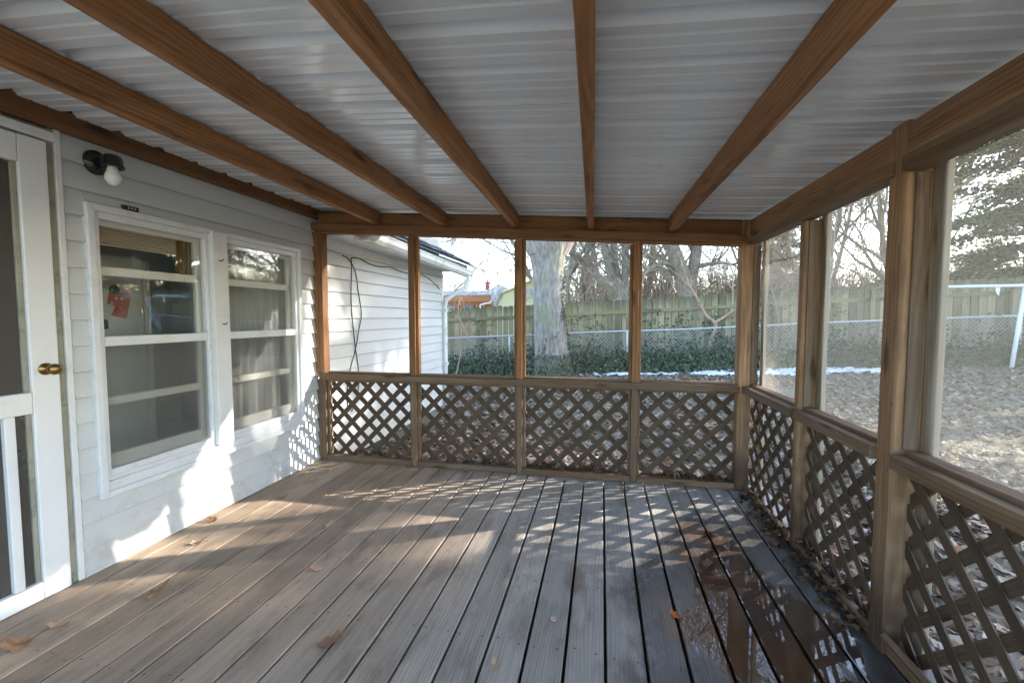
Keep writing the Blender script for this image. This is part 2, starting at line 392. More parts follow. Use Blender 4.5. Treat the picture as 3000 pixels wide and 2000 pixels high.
tag(mesh_obj('ground',gv,gf,M_GROUND,smooth=True),kind='structure')

# ================================================================== DECK
b=.146; X0=.114
deck=empty('deck',(1.75,1.0,0),'weathered grey wooden deck floor with a wet patch by the outer wall',kind='structure')
rng=random.Random(5)
for k in range(-1,24):
    gp_=.0036+.0024*min(max((k-5)/9,0),1); xa=X0+k*b+gp_; xb=X0+(k+1)*b-gp_
    if k==-1: xa=.012
    if k==23: xb=3.60
    dz=rng.uniform(-.0015,.0015)
    abox('deck_board',(xa,-2.2,-.03+dz),(xb,3.46,dz),M_DECK,deck,.0035,axis=1)
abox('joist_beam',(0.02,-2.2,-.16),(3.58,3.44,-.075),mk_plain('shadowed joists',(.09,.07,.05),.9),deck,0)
mb=MB()
for k in range(0,24):
    for j in range(14):
        y=3.2-.405*j
        for s in (.028,.115):
            x=X0+k*b+s+rng.uniform(-.006,.006); yy=y+rng.uniform(-.012,.012)
            mb.poly([(x+.0042*math.cos(a),yy+.0042*math.sin(a),.0024) for a in (0,1.05,2.09,3.14,4.19,5.24)])
nh=mb.build('nail_heads',M_NAIL,deck); nh['kind']='stuff'

# ================================================================== PORCH
porch=empty('screened_porch',(3.4,3.37,0),'timber screened porch frame with lattice skirts and white metal roof','porch')
SK=.019
def rx(y): return (3.37-y)*SK              # the outer wall and rafters drift off square
def zr(x): return 2.15-.0655*x             # underside of the roof sheets
YE=3.37; YB=-.30  # unseen near end, cut short and left open so sky light fills the porch
# --- roof sheets
rp=.2075; sheet=rp*4
def sheet_profile(y0, n):
    pr=[]
    for i in range(n):
        y=y0+i*rp
        pr+= [(y,0),(y+.002,.038),(y+.030,.040),(y+.062,0)]
        for m in (.104,.156):
            pr+=[(y+m-.005,0),(y+m-.003,.0055),(y+m+.003,.0055),(y+m+.010,0)]
    pr.append((y0+n*rp,0)); return pr
ys=1.187-.045-rp*7
i=0
while ys < YE+.1:
    nr=4 if ys+sheet<YE+.5 else 2
    mb=MB(); pr=sheet_profile(ys,nr); pr=pr+[(ys+nr*rp+.010,.019*.85)]
    xs=list(np.linspace(-.06,3.86,22)); off=.0 if i%2 else .005
    for x in xs:
        for (y,h) in pr:
            sag=.006*noise.noise(Vector((x*1.4,y*1.1,3)))
            if x>3.0: sag+=.010*noise.noise(Vector((x*2.2,y*1.5,8)))*(x-3.0)
            mb.v.append((x,y,zr(x)+.006+h+off+sag))
    m=len(pr)
    for a in range(len(xs)-1):
        for c in range(m-1):
            mb.f.append((a*m+c,a*m+c+1,(a+1)*m+c+1,(a+1)*m+c))
    mb.build('roof_sheet',M_ROOF,porch)
    ys+=sheet; i+=1
YROOF=ys
# --- rafters
for xr in (.605,1.185,1.768,2.335,2.908):
    z=zr(xr)
    lumber('rafter',(xr+rx(YB),YB,z-.055),(xr,YE-.012,z-.055),.046,.106,M_RAFT,porch,(1,0,0),.003)
lumber('ledger',(.026,YB,2.125),(.026,YE+.04,2.125),.046,.09,M_LEDGER,porch,(1,0,0),.003)
lumber('ledger',(.030,YB,2.19),(.030,YE+.04,2.19),.036,.03,M_LEDGER,porch,(1,0,0),.003)
# --- end wall
lumber('rim_board',(.05,YE+.01,zr(.05)-.062),(3.40,YE+.01,zr(3.40)-.062),.038,.115,M_LEDGER,porch,(0,1,0),.003)
def ztop(x): return 2.035-.0655*x           # top of the top rail
lumber('top_rail',(.0,YE-.020,ztop(0)-.03),(3.385,YE-.020,ztop(3.385)-.03),.085,.056,M_FRAME,porch,(0,1,0),.003)
lumber('screen_bead',(.09,YE-.005,ztop(.09)-.068),(3.37,YE-.005,ztop(3.37)-.068),.04,.020,M_FRAME,porch,(0,1,0),.002)
abox('mid_rail',(.045,YE-.045,.706),(3.385,YE+.02,.757),M_RAIL,porch,.004,0)
ST=[(.0,.045),(.047,.09),(.883,.928),(1.772,1.817),(2.645,2.69)]
for a,c in ST:
    zt=ztop((a+c)/2)-.060
    abox('stud',(a,YE-.03,.758),(c,YE+.05,zt),M_FRAME,porch,.003,2)
    abox('stud',(a,YE-.02,.001),(c,YE+.05,.705),M_RAIL,porch,.003,2)
    if a>.1:
        for q0,q1 in ((a-.021,a-.001),(c+.001,c+.021)):
            abox('screen_bead',(q0,YE-.004,.7575),(q1,YE+.04,zt-.021),M_FRAME,porch,.002,2)
            abox('lattice_stop',(q0,YE+.002,.046),(q1,YE+.04,.7055),M_RAIL,porch,.002,2)
abox('lattice_stop',(.091,YE+.002,.046),(.115,YE+.04,.7055),M_RAIL,porch,.002,2)
bays=[(.090,.883),(.928,1.772),(1.817,2.645),(2.69,3.375)]
for a,c in bays:
    abox('sill',(a+.002,YE-.025,.0015),(c-.002,YE+.05,.046),M_RAIL,porch,.004,0)
    abox('screen_bead',(a+.022,YE-.008,.758),(c-.022,YE+.04,.776),M_RAIL,porch,.002,0)
    abox('lattice_stop',(a+.022,YE-.003,.688),(c-.022,YE+.038,.7055),M_RAIL,porch,.002,0)
# corner post and outer wall posts
XR=3.42
def wall_post(y0,y1,xo,z1,mat,name='post',dx=.09,z0=.001):
    x=XR+rx((y0+y1)/2)+xo
    return abox(name,(x,y0,z0),(x+dx,y1,z1),mat,porch,.005,2)
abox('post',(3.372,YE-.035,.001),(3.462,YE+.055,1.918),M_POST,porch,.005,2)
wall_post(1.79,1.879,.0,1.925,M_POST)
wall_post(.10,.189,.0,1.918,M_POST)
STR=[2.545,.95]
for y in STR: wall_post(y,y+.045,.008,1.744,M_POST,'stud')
spans=[(1.882,3.333),(.192,1.787)]
def wl(name,y0,y1,xo,dx,z0,z1,mat,bev=.003):
    x0=XR+rx(y0)+xo; x1=XR+rx(y1)+xo
    return lumber(name,(x0+dx/2,y0,(z0+z1)/2),(x1+dx/2,y1,(z0+z1)/2),dx,z1-z0,mat,porch,(1,0,0),bev)
for a,c in spans:
    wl('header',a,c,.002,.045,1.802,1.912,M_POST)
    wl('header_trim',a-(.04 if a>1 else .0),c,-.016,.075,1.746,1.800,M_RAIL)
rails=[(2.592,3.352),(1.882,2.543),(.997,1.775),(.192,.948)]
def lattice(panel_o, u0,u1,v0,v1, fpt, phase, rngl):
    """slats at 45 degrees; fpt(u,v,layer) -> world point"""
    per=.150; wd=.041
    for s,layer in ((1,0),(-1,1)):
        lo=min(v0-s*u0,v0-s*u1,v1-s*u0,v1-s*u1); hi=max(v0-s*u0,v0-s*u1,v1-s*u0,v1-s*u1)
        k=math.ceil((lo-phase)/per)
        while k*per+phase<hi:
            cc=k*per+phase+rngl.uniform(-.006,.006); k+=1
            # line v = s*u + cc
            ua,ub=u0,u1
            if s>0: ua=max(ua,v0-cc); ub=min(ub,v1-cc)
            else: ua=max(ua,cc-v1); ub=min(ub,cc-v0)
            if ub-ua<.02: continue
            p0=fpt(ua,s*ua+cc+rngl.uniform(-.005,.005),layer); p1=fpt(ub,s*ub+cc+rngl.uniform(-.005,.005),layer)
            n=(fpt(u0,v0,1)-fpt(u0,v0,0)).normalized()
            lumber('slat',p0,p1,.006,wd,M_LAT,panel_o,n,0)
for i,(a,c) in enumerate(bays):
    po=empty('lattice_panel',((a+c)/2,YE+.05,.04),parent=porch)
    lattice(po,a-.005,c+.005,.035,.715,lambda u,v,l:Vector((u,YE+.047+l*.0075,v)),.03+i*.04,random.Random(30+i))
for i,(a,c) in enumerate(rails):
    wl('mid_rail',a,c,-.018,.045,.705,.757,M_RAIL,.004)
    wl('rail_cap',a+.03,c-.002,.030,.055,.735,.772,M_RAIL,.003)
    if i<3 or True:
        po=empty('lattice_panel',(XR+rx((a+c)/2)+.06,(a+c)/2,.04),parent=porch)
        lattice(po,a-.044,c+.044,.0,.72,lambda u,v,l:Vector((XR+rx(u)+.060+l*.0075,u,v)),.05+i*.03,random.Random(50+i))
    # outer pale trim boards beside the openings
    for q0,q1 in ((a-.006,a+.018),):
        pass
for y0,y1,mt in ((2.495,2.56,M_TRIM),(1.74,1.805,M_TRIM),(3.29,3.345,M_TRIM),(.89,.96,M_TRIM),(.03,.10,M_TRIM)):
    x=XR+rx(y0)+.093; abox('outer_trim',(x,y0,-.12),(x+.02,y1,1.78),mt,porch,.002,2)
    x=XR+rx(y0)+.03; abox('screen_bead',(x,y1-.022 if y1<3.3 else y0+.04,.773),(x+.045,y1-.004 if y1<3.3 else y0+.058,1.742),M_RAIL,porch,.002,2)
wl('base_strip',.2,3.33,.012,.03,.0015,.040,M_RAIL,.003)
lumber('base_plank',(XR+rx(.2)+.03,.2,.045),(XR+rx(1.77)+.03,1.775,.045),.022,.13,M_RAIL,porch,(.75,0,.66),.003)
mb=MB(); rn=random.Random(23)
def dot(p,n,r=.0042):
    n=Vector(n); a=n.orthogonal().normalized(); c_=n.cross(a); mb.poly([Vector(p)+n*.0012+(a*math.cos(k*1.047)+c_*math.sin(k*1.047))*r for k in range(6)])
for a,c in ST:
    xm=(a+c)/2
    for z in (.79,.82,1.2,1.6,ztop(xm)-.085): dot((xm+rn.uniform(-.012,.012),YE-.03,z+rn.uniform(-.03,.03)),(0,-1,0))
    for z in (.05,.30,.66): dot((xm+rn.uniform(-.012,.012),YE-.02,z+rn.uniform(-.02,.02)),(0,-1,0))
    for dx_ in (-.03,.03): dot((xm+dx_ if xm+dx_>0 else .02,YE-.045,.73+rn.uniform(-.01,.01)),(0,-1,0))
for y in (1.80,1.86,2.56,2.58,3.31):
    for z in (.1,.5,.69,.9,1.2,1.5,1.72): dot((XR+rx(y)+(.008 if 2.5<y<2.6 else 0),y+rn.uniform(-.006,.006),z+rn.uniform(-.04,.04)),(-1,0,0))
for y in np.arange(1.95,3.3,.2): dot((XR+rx(y)+.002,y,1.85+rn.uniform(-.03,.03)),(-1,0,0))
nl=mb.build('nail_heads',M_NAIL,porch); nl['kind']='stuff'
# screens
def screen(name,pts,mat,parent,nu,nv,wave,seed):
    p00,p10,p11,p01=[Vector(p) for p in pts]; nn=(p10-p00).cross(p01-p00).normalized(); mb=MB()
    for j in range(nv+1):
        for i in range(nu+1):
            u=i/nu; v=j/nv; p=p00*(1-u)*(1-v)+p10*u*(1-v)+p11*u*v+p01*(1-u)*v
            e=min(u,1-u)*4; e=1-min(e,1); wv=wave*(.3+e)*noise.noise(Vector((u*3+seed,v*2.2,seed)))
            mb.v.append(tuple(p+nn*wv))
    for j in range(nv):
        for i in range(nu): a=j*(nu+1)+i; mb.f.append((a,a+1,a+nu+2,a+nu+1))
    return mb.build(name,mat,parent,smooth=True)
for i,(a,c) in enumerate(bays):
    screen('screen',[(a,YE+.045,.757),(c,YE+.045,.757),(c,YE+.045,ztop(c)-.05),(a,YE+.045,ztop(a)-.05)],M_SCR_END,porch,8,8,.002,i)
for i,(a,c) in enumerate(rails):
    xa=XR+rx(a)+.088; xc=XR+rx(c)+.088
    screen('screen',[(xc,c,.757),(xa,a,.757),(xa,a,1.755),(xc,c,1.755)],M_SCR_R,porch,24,16,.012,10+i)

# ================================================================== HOUSE
house=empty('house',(-2.5,3.0,-.13),'pale grey vinyl sided house wall with double window along the deck','house')
wall=abox('wall',(-.062,1.55,-.15),(-.03,6.40,.40),M_BACK,house,0)
mbw=[((-.062,1.55,.40),(-.03,1.66,2.4)),((-.062,3.14,.40),(-.03,6.40,2.4)),((-.062,1.66,1.77),(-.03,3.14,2.4)),((-.062,2.30,.40),(-.03,2.46,1.77)),
     ((-.062,-2.2,-.15),(-.03,.68,2.4)),((-.062,.68,2.02),(-.03,1.55,2.4))]
for a,c in mbw: abox('wall_section',a,c,M_BACK,wall,0)
ex=.1225
def plank(y0,y1,z0,z1=None):
    # lapped board: bottom edge stands proud
    z1=z1 or z0+ex
    prof=[(-.02,z0+.012),(.014,z0),(.022,z0+.004),(.002,z1+.001),(-.02,z1+.001)]
    mb=MB(); n=len(prof)
    cy=(y0+y1)/2; cz=(z0+z1)/2
    for yy in (y0-cy,y1-cy):
        for x,z in prof: mb.v.append((yy,x,z-cz))
    mb.f=[tuple(range(n)),tuple(range(n,2*n))[::-1]]+[(i+n,(i+1)%n+n,(i+1)%n,i) for i in range(n)]
    Mx=Matrix(((0,1,0,0),(1,0,0,cy),(0,0,1,cz),(0,0,0,1)))
    mb.build('siding_plank',M_SID,wall,Mx)
for k in range(-1,18):
    z0=.004+ex*k; z1=z0+ex
    if z1<=.352: plank(1.572,6.38,z0)
    elif z0<1.79:
        plank(1.572,1.648,z0); plank(3.1505,6.38,z0)
        if z0<.352: plank(1.6485,3.15,z0,.351)
        if z1>1.793: plank(1.6485,3.15,1.7925,z1)
    elif z0<1.9: plank(1.572,6.38,z0)
    else: plank(1.572,3.44,z0)
# corner trims
abox('corner_trim',(-.03,6.375,-.1),(.022,6.44,1.9),M_WHITE,house,.003,2)
abox('edge_trim',(-.03,1.546,.0),(.020,1.5715,2.10),M_WHITE,house,.003,2)
abox('base_trim',(.0125,1.572,.0005),(.020,3.34,.016),M_WHITE,house,.002,1)
# ---- double window
win=empty('window',(0,2.4,.345),parent=house)
def wp(name,y0,y1,z0,z1,x0,x1,mat,bev=.003,par=None,ax=1): return abox(name,(x0,y0,z0),(x1,y1,z1),mat,par or win,bev,ax)
wy0,wy1,wz0,wz1=1.648,3.150,.350,1.792
wp('casing',wy0,wy0+.034,wz0,wz1,-.03,.036,M_ALU,ax=2); wp('casing',wy1-.034,wy1,wz0,wz1,-.03,.036,M_ALU,ax=2)
wp('casing',wy0+.034,wy1-.034,wz1-.034,wz1,-.03,.037,M_ALU); wp('sill',wy0+.034,wy1-.034,wz0,wz0+.030,-.03,.040,M_ALU)
wp('sill',wy0+.034,wy1-.034,wz0+.030,wz0+.078,-.03,.028,M_ALU); wp('sill',wy0+.036,wy1-.036,wz0+.078,wz0+.098,-.029,.020,M_ALU)
mul=wp('mullion',2.312,2.424,wz0+.079,wz1-.012,-.02,.052,M_WHITE,ax=2)
for yy,zz in ((2.36,1.60),(2.37,1.20)):
    mb=MB(); mb.tube([(.05,yy,zz),(.072,yy,zz-.002),(.078,yy+.004,zz+.012)],.0028,6); mb.tube([(.05,yy-.012,zz+.004),(.066,yy+.01,zz)],.002,5); mb.build('hook',M_RUST,mul)
def unit(y0,y1,curt):
    """storm window between y0,y1"""
    z0,z1=.452,1.758
    fr=wp('storm_frame',y0,y0+.026,z0,z1,-.02,.020,M_ALU,ax=2); wp('storm_frame',y1-.026,y1,z0,z1,-.02,.020,M_ALU,ax=2)
    wp('storm_frame',y0+.026,y1-.026,z1-.034,z1,-.02,.021,M_ALU); wp('storm_frame',y0+.026,y1-.026,z0,z0+.030,-.02,.022,M_ALU)
    wp('meeting_rail',y0+.026,y1-.026,1.100,1.148,-.012,.018,M_ALU)
    wp('upper_pane',y0+.024,y1-.024,1.146,z1-.03,-.004,.0,M_GLASS,0); wp('lower_pane',y0+.024,y1-.024,z0+.028,1.102,-.012,-.008,M_GLASS,0)
    s=wp('screen',y0+.024,y1-.024,z0+.028,1.102,.0035,.0045,M_SCR_WIN,0)
    # inner wooden sash
    for zz,h in ((1.455,.045),(.795,.042)): wp('sash_bar',y0+.02,y1-.02,zz,zz+h,-.060,-.030,M_ROOMW)
    for yy in (y0+.004,y1-.046): wp('sash_stile',yy,yy+.042,.46,1.75,-.060,-.030,M_ROOMW,ax=2)
    wp('sash_bar',y0+.046,y1-.046,.46,.545,-.060,-.030,M_ROOMW); wp('sash_bar',y0+.046,y1-.046,1.70,1.75,-.060,-.030,M_ROOMW)
    wp('inner_pane',y0+.03,y1-.03,.54,1.70,-.046,-.043,M_GLASS,0)
unit(1.683,2.311,0); unit(2.425,3.115,1)
for y0,y1 in ((1.684,2.310),(2.426,3.114)):
    wp('storm_frame',y0-.001,y1+.001,.4485,.4515,-.02,.019,M_ALU)
# room behind; unseen opening in its back wall added to brighten it
room=empty('room',(-1.6,2.4,0),parent=house)
for a,c in (((-2.9,.2,-.05),(-2.85,4.6,.7)),((-2.9,.2,2.0),(-2.85,4.6,2.4)),((-2.9,.2,.7),(-2.85,.5,2.0)),((-2.9,1.9,.7),(-2.85,4.6,2.0)),((-2.9,.15,-.05),(-.063,.2,2.4)),((-2.9,4.6,-.05),(-.063,4.65,2.4)),((-2.9,.15,-.1),(-.063,4.65,-.05)),((-2.9,.15,2.4),(-.03,4.65,2.45))):
    abox('room_wall',a,c,M_ROOM,room,0)
fr=empty('refrigerator',(-1.0,2.05,-.05),'cream refrigerator seen through the left window with cards on its side','refrigerator')
abox('body',(-1.25,1.75,-.0495),(-.62,2.42,1.64),M_FRIDGE,fr,.012,2)
abox('door',(-1.24,2.425,-.03),(-.63,2.475,1.10),M_FRIDGE,fr,.012,2); abox('door',(-1.24,2.425,1.12),(-.63,2.475,1.63),M_FRIDGE,fr,.012,2)
abox('gasket',(-.6185,1.80,1.098),(-.6165,2.42,1.108),M_BLACKM,fr,0)
M_RED=mk_plain('red card',(.55,.045,.03),.6); M_WCARD=mk_plain('white card',(.7,.68,.66),.6); M_PHOTO=mk_plain('photo print',(.06,.06,.065),.4,.5,9); M_GRN=mk_plain('green magnet',(.03,.16,.06),.4)
def card(name,cy,cz,w_,h_,rot,mat,label,cat,x=-.6135):
    Mx=Matrix.Translation((x,cy,cz))@Matrix.Rotation(rot,4,'X')
    o=mesh_obj(name,box_verts((-.002,-w_/2,-h_/2),(.001,w_/2,h_/2)),BOXF,mat,None,Mx); return tag(o,label,cat)
rc=card('greeting_card',2.245,1.325,.13,.155,R(-14),M_RED,'red greeting card with star spots stuck to the refrigerator','card')
for dy,dz,rr,cc in ((-.02,.035,.012,(.45,.7,.8)),(.012,.042,.011,(.45,.7,.8)),(.015,-.02,.011,(.8,.55,.05)),(.045,-.02,.009,(.25,.2,.5)),(-.03,-.045,.012,(.8,.45,.1)),(-.04,.0,.009,(.4,.65,.75))):
    mb=MB(); mb.poly([(.0015,dy+rr*math.cos(a)*(1 if i%2 else .6),dz+rr*math.sin(a)*(1 if i%2 else .6)) for i,a in enumerate([k*math.pi/5 for k in range(10)])])
    mb.build('printed_spot',mk_plain('spot ink',cc,.6),rc,W[rc])
card('postcard',2.165,1.285,.085,.10,R(-24),M_WCARD,'small white printed card left of the red greeting card','card',-.6118)
card('photo_print',2.155,1.215,.05,.09,R(2),M_PHOTO,'dark photo print hanging below the white card on the refrigerator','photo')
mb=MB(); mb.lathe([(0,.03),(.008,.03),(.014,.02),(.016,0)],(-.6155,2.225,1.42),(1,0,0),12); tag(mb.build('magnet',M_GRN),'round green magnet holding the red card','magnet')
bl=empty('window_blind',(-.10,2.0,1.60),'raised beige slatted blind at the top of the left window','blind')
for k in range(11): abox('blind_slat',(-.125,1.70,1.615+k*.0135),(-.085,2.19,1.624+k*.0135),M_BLIND,bl,0)
def drape(name,y0,y1,x,z0,z1,mat,label,seed,amp=.018):
    mb=MB(); n=28
    for j,z in enumerate((z0,z1)):
        for i in range(n+1):
            u=i/n; mb.v.append((x+amp*math.sin(u*n*1.15+seed)+(.006 if j else 0),y0+(y1-y0)*u,z))
    mb.f=[(i,i+1,i+n+2,i+n+1) for i in range(n)]
    o=mb.build(name,mat,smooth=True); return tag(o,label,'curtain')
drape('curtain',2.20,2.34,-.115,1.46,1.78,M_GOLD,'short brown drape at the top corner of the left window',1)
drape('curtain',2.44,2.82,-.115,.42,1.80,M_CURT,'pale curtain hanging in the left half of the right window',3,.02)
drape('curtain',2.84,3.24,-.115,.42,1.80,M_CURT,'pale curtain hanging in the right half of the right window',5,.02)
# ---- screen door
dr=empty('door',(.01,1.1,.0),parent=house)
dp=lambda n,y0,y1,z0,z1,x0=-.008,x1=.026,m=M_DOORW,ax=2,bev=.003: abox(n,(x0,y0,z0),(x1,y1,z1),m,dr,bev,ax)
dp('stile',1.414,1.513,.004,2.012); dp('stile',.715,.81,.004,2.012)
dp('rail',.812,1.412,1.895,2.010,ax=1); dp('rail',.812,1.412,.830,.922,ax=1); dp('rail',.812,1.412,.004,.082,ax=1)
for y in (1.318,1.09,.86): dp('baluster',y,y+.036,.083,.829,-.004,.022)
for a,c,y0,y1 in ((.922,1.895,.81,1.414),(.082,.83,.81,1.414)): dp('screen_mesh',y0,y1,a,c,.0,.001,M_SCR_DOOR,bev=0)
for y in (1.395,): dp('glazing_bead',y,1.4135,.923,1.894,-.004,.012,M_JAMB)
dp('glazing_bead',1.395,1.4135,.083,.829,-.004,.012,M_JAMB)
mb=MB(); mb.lathe([(h*.85,r*.74) for h,r in [(0,.036),(.005,.036),(.010,.022),(.016,.013),(.038,.012),(.044,.022),(.052,.030),(.062,.033),(.074,.030),(.082,.018),(.084,0)]],(.027,1.462,1.018),(1,0,0),24)
mb.build('knob',M_BRASS,dr,smooth=True)
dp('latch_plate',1.5135,1.5165,.96,1.08,-.004,.020,M_BRASS)
dp('weatherstrip',1.5165,1.5175,.0,2.0,-.02,.012,M_BLACKM,bev=0)
dp('jamb',1.517,1.545,.0,2.05,-.06,.010,M_JAMB); dp('jamb',.68,.71,.0,2.05,-.06,.010,M_WHITE); 
dp('head_casing',.68,1.545,2.022,2.062,-.06,.030,M_WHITE,ax=1)
dp('inner_door',.715,1.512,.002,2.02,-.11,-.065,M_DARKDOOR)
# ---- eave, gutter, roof beyond the porch
eave=empty('eave',(.3,5.0,1.9),parent=house)
def gzt(y): return 1.915-.019*(y-3.4)
abox('frieze_board',(-.02,3.44,1.845),(.016,6.42,1.98),M_WHITE,eave,.003,1)
abox('soffit',(-.02,3.44,1.945),(.335,6.55,1.957),M_WHITE,eave,.002,1)
abox('fascia',(.337,3.44,1.90),(.357,6.60,2.04),M_WHITE,eave,.002,1)
mb=MB(); pts=[(.358,.085),(.358,.0),(.372,-.004),(.42,.0),(.448,.03),(.452,.07),(.462,.085),(.462,.092),(.440,.092),(.440,.08),(.372,.012),(.366,.085)]
L=14
for j in range(L+1):
    y=3.50+(6.60-3.50)*j/L
    for x,z in pts: mb.v.append((x,y,gzt(y)+z))
n=len(pts)
for j in range(L):
    for i_ in range(n): mb.f.append((j*n+i_,j*n+(i_+1)%n,(j+1)*n+(i_+1)%n,(j+1)*n+i_))
mb.f.append(tuple(range(n))[::-1]); mb.f.append(tuple(L*n+i_ for i_ in range(n)))
mb.build('gutter',M_GUT,house)
mb=MB(); ze=gzt(6.5)
mb.tube([(.41,6.50,ze+.01),(.41,6.50,ze-.05),(.36,6.48,ze-.16),(.20,6.43,ze-.26),(.085,6.405,ze-.34),(.055,6.40,ze-.45),(.055,6.40,ze-1.2),(.055,6.40,-.12)],.036,10); mb.build('downspout',M_GUT,house,smooth=True)
for zz in (1.32,.5): abox('strap',(.0,6.355,zz),(.095,6.445,zz+.05),M_GUT,house,.002,1)
rf=mesh_obj('roof',[(.455,3.46,2.035),(.455,6.72,2.035),(-4.0,6.72,4.26),(-4.0,3.46,4.26),(.455,3.46,2.015),(.455,6.72,2.015),(-4.0,6.72,4.24),(-4.0,3.46,4.24)],BOXF,M_SHING,house)
sl=Vector((-.894,0,.449)); nrm=Vector((.449,0,.894)); rs=random.Random(8)
for r_ in range(9):
    y=3.46+rs.uniform(-.2,0)
    while y<6.7:
        wd=.30; y1=min(y+wd-.006,6.735); yy=max(y,3.465)
        if y1-yy>.05:
            o=Vector((.475,0,2.034))+sl*(r_*.13)
            lift=.006+rs.random()*.012
            p=[o+Vector((0,yy,0))+nrm*lift,o+Vector((0,y1,0))+nrm*(lift+rs.uniform(-.004,.01)),o+Vector((0,y1,0))+sl*.2+nrm*.004,o+Vector((0,yy,0))+sl*.2+nrm*.004]
            mesh_obj('shingle',p+[q-nrm*.004 for q in p],[(0,1,2,3),(7,6,5,4),(0,4,5,1),(1,5,6,2),(2,6,7,3),(3,7,4,0)],M_SHING,rf)
        y+=wd
mesh_obj('gable_wall',[(0,6.38,-.15),(-5,6.38,-.15),(-5,6.38,2.2),(-4,6.38,4.1),(0,6.38,1.95)],[(0,1,2,3,4)],M_SID,house)
mesh_obj('upper_roof',[(.0,-2.2,2.26),(.0,3.46,2.26),(-4,3.46,4.26),(-4,-2.2,4.26)],[(0,1,2,3)],M_SHING,house)

# ---- wall lamp
lamp=empty('wall_lamp',(.01,1.70,1.99),'black enamel wall lamp with bare white bulb beside the screen door','lamp')
mb=MB(); mb.lathe([(0,.058),(.010,.058),(.018,.052),(.030,.040),(.034,.028),(.036,.0)],(.012,1.712,1.990),(1,0,0),28); mb.build('mount',M_BLACK,lamp,smooth=True)
mb=MB(); mb.tube([(.035,1.712,1.990),(.075,1.712,1.994),(.105,1.712,1.992)],[.024,.026,.027],16); mb.build('arm',M_BLACK,lamp,smooth=True)
mb=MB(); mb.lathe([(.034,.0),(.034,.024),(.028,.034),(.012,.040),(-.012,.042),(-.020,.047),(-.026,.047),(-.026,.038),(-.01,.034)],(.115,1.712,1.985),(0,0,1),28); mb.build('lamp_shade',M_BLACK,lamp,smooth=True)
mb=MB(); mb.lathe([(0,.014),(-.016,.021),(-.036,.025),(-.044,.030),(-.058,.033),(-.072,.030),(-.086,.021),(-.094,.010),(-.096,0)],(.115,1.712,1.972),(0,0,1),24); mb.build('bulb',M_BULB,lamp,smooth=True)
sb=empty('sensor_box',(.02,1.85,1.79),'small black rectangular sensor box on top of the window casing','sensor')
abox('case',(.012,1.815,1.793),(.030,1.895,1.818),M_BLACKM,sb,.003,1)
for k in range(3): abox('button',(.030,1.838+k*.016,1.801),(.0325,1.846+k*.016,1.810),M_GALV,sb,.001,1)
# ---- cables on the far wall
def cable(pix,label,x=.024):
    pts=[]
    for px,py in pix:
        d=FWD+RGT*((850+px/3.336-1500)/1280.2)-UPV*((650+py/3.336-1000)/1280.2); t=(x-CAM.x)/d.x; pts.append(CAM+d*t)
    # smooth
    out=[]
    for i in range(len(pts)-1):
        a=pts[max(i-1,0)];p0=pts[i];p1=pts[i+1];c=pts[min(i+2,len(pts)-1)]
        for k in range(4):
            t=k/4; out.append(.5*((2*p0)+(p1-a)*t+(2*a-5*p0+4*p1-c)*t*t+(3*p0-a-3*p1+c)*t**3))
    out.append(pts[-1]); out=[Vector((max(p.x,x),p.y,p.z)) for p in out]
    mb=MB(); mb.tube(out,.0052,6); return tag(mb.build('cable',M_CABLE,smooth=True),label,'cable','cables on the far house wall')
cable([(600,352),(598,560),(597,800),(618,1050),(640,1240),(668,1445),(670,1600),(640,1760),(600,1850)],'dark straight cable hanging down the far siding')
cable([(515,328),(580,372),(640,500),(665,680),(697,900),(670,1060),(640,1240),(588,1435),(560,1600),(562,1800)],'dark bowed cable hanging down the far siding crossing the straight one')
cable([(600,350),(680,358),(780,410),(880,438),(990,440),(1060,475),(1165,505),(1290,515),(1400,590),(1462,655)],'dark cable sagging sideways under the far eave towards the downspout')
# ---- plant bracket on the corner post
mb=MB(); bx=3.545
mb.tube([(bx,3.30,1.62),(bx,2.95,1.60),(bx,2.86,1.60)],.004,6)
mb.tube([(bx,3.30,1.72),(bx,3.06,1.605),(bx,3.03,1.598)],.005,6)
mb.tube([(bx,2.86+ -.0,1.60)]+[(bx,2.87-.035*math.sin(a),1.635-.035*math.cos(a)) for a in [k*.45 for k in range(10)]],.004,6)
mb.tube([(bx,3.03,1.598)]+[(bx,3.035-.020*math.sin(a),1.618-.020*math.cos(a)) for a in [k*.5 for k in range(9)]],.004,6)
abox_b=empty('plant_bracket',(bx,3.3,1.6),'black scrolled iron plant hanger on the corner post','bracket')
mb.build('scroll_arm',M_RUST,abox_b,smooth=True)
abox('back_plate',(bx-.012,3.296,1.60),(bx+.012,3.302,1.735),M_RUST,abox_b,.001,2)

# ================================================================== FENCES
def fpos(lat, off=0.0):
    d=12.2-.22*(lat+.94)+off; p=PL(lat,d,0); p.z=gz(p.x,p.y); return p
fdir=(fpos(10)-fpos(0)); fdir.z=0; fdir.normalize(); fn=Vector((fdir.y,-fdir.x,0))   # fn faces the porch
fence=empty('wooden_fence',fpos(4),'tall mossy dog-ear picket fence along the back of the yard','fence')
def picket_mesh(h):
    w_=.070; e=.028; th=.008; out=[(-h/2,-w_),(h/2-e,-w_),(h/2,-w_+e),(h/2,w_-e),(h/2-e,w_),(-h/2,w_)]
    me=bpy.data.meshes.new('picket'); n=len(out)
    v=[(x,y,-th) for x,y in out]+[(x,y,th) for x,y in out]
    f=[tuple(range(n))[::-1],tuple(range(n,2*n))]+[(i,(i+1)%n,(i+1)%n+n,i+n) for i in range(n)]
    me.from_pydata(v,[],f); me.materials.append(M_FENCE); return me
PM=[picket_mesh(1.78),picket_mesh(1.80),picket_mesh(1.765)]
rf_=random.Random(11); lat=-3.4
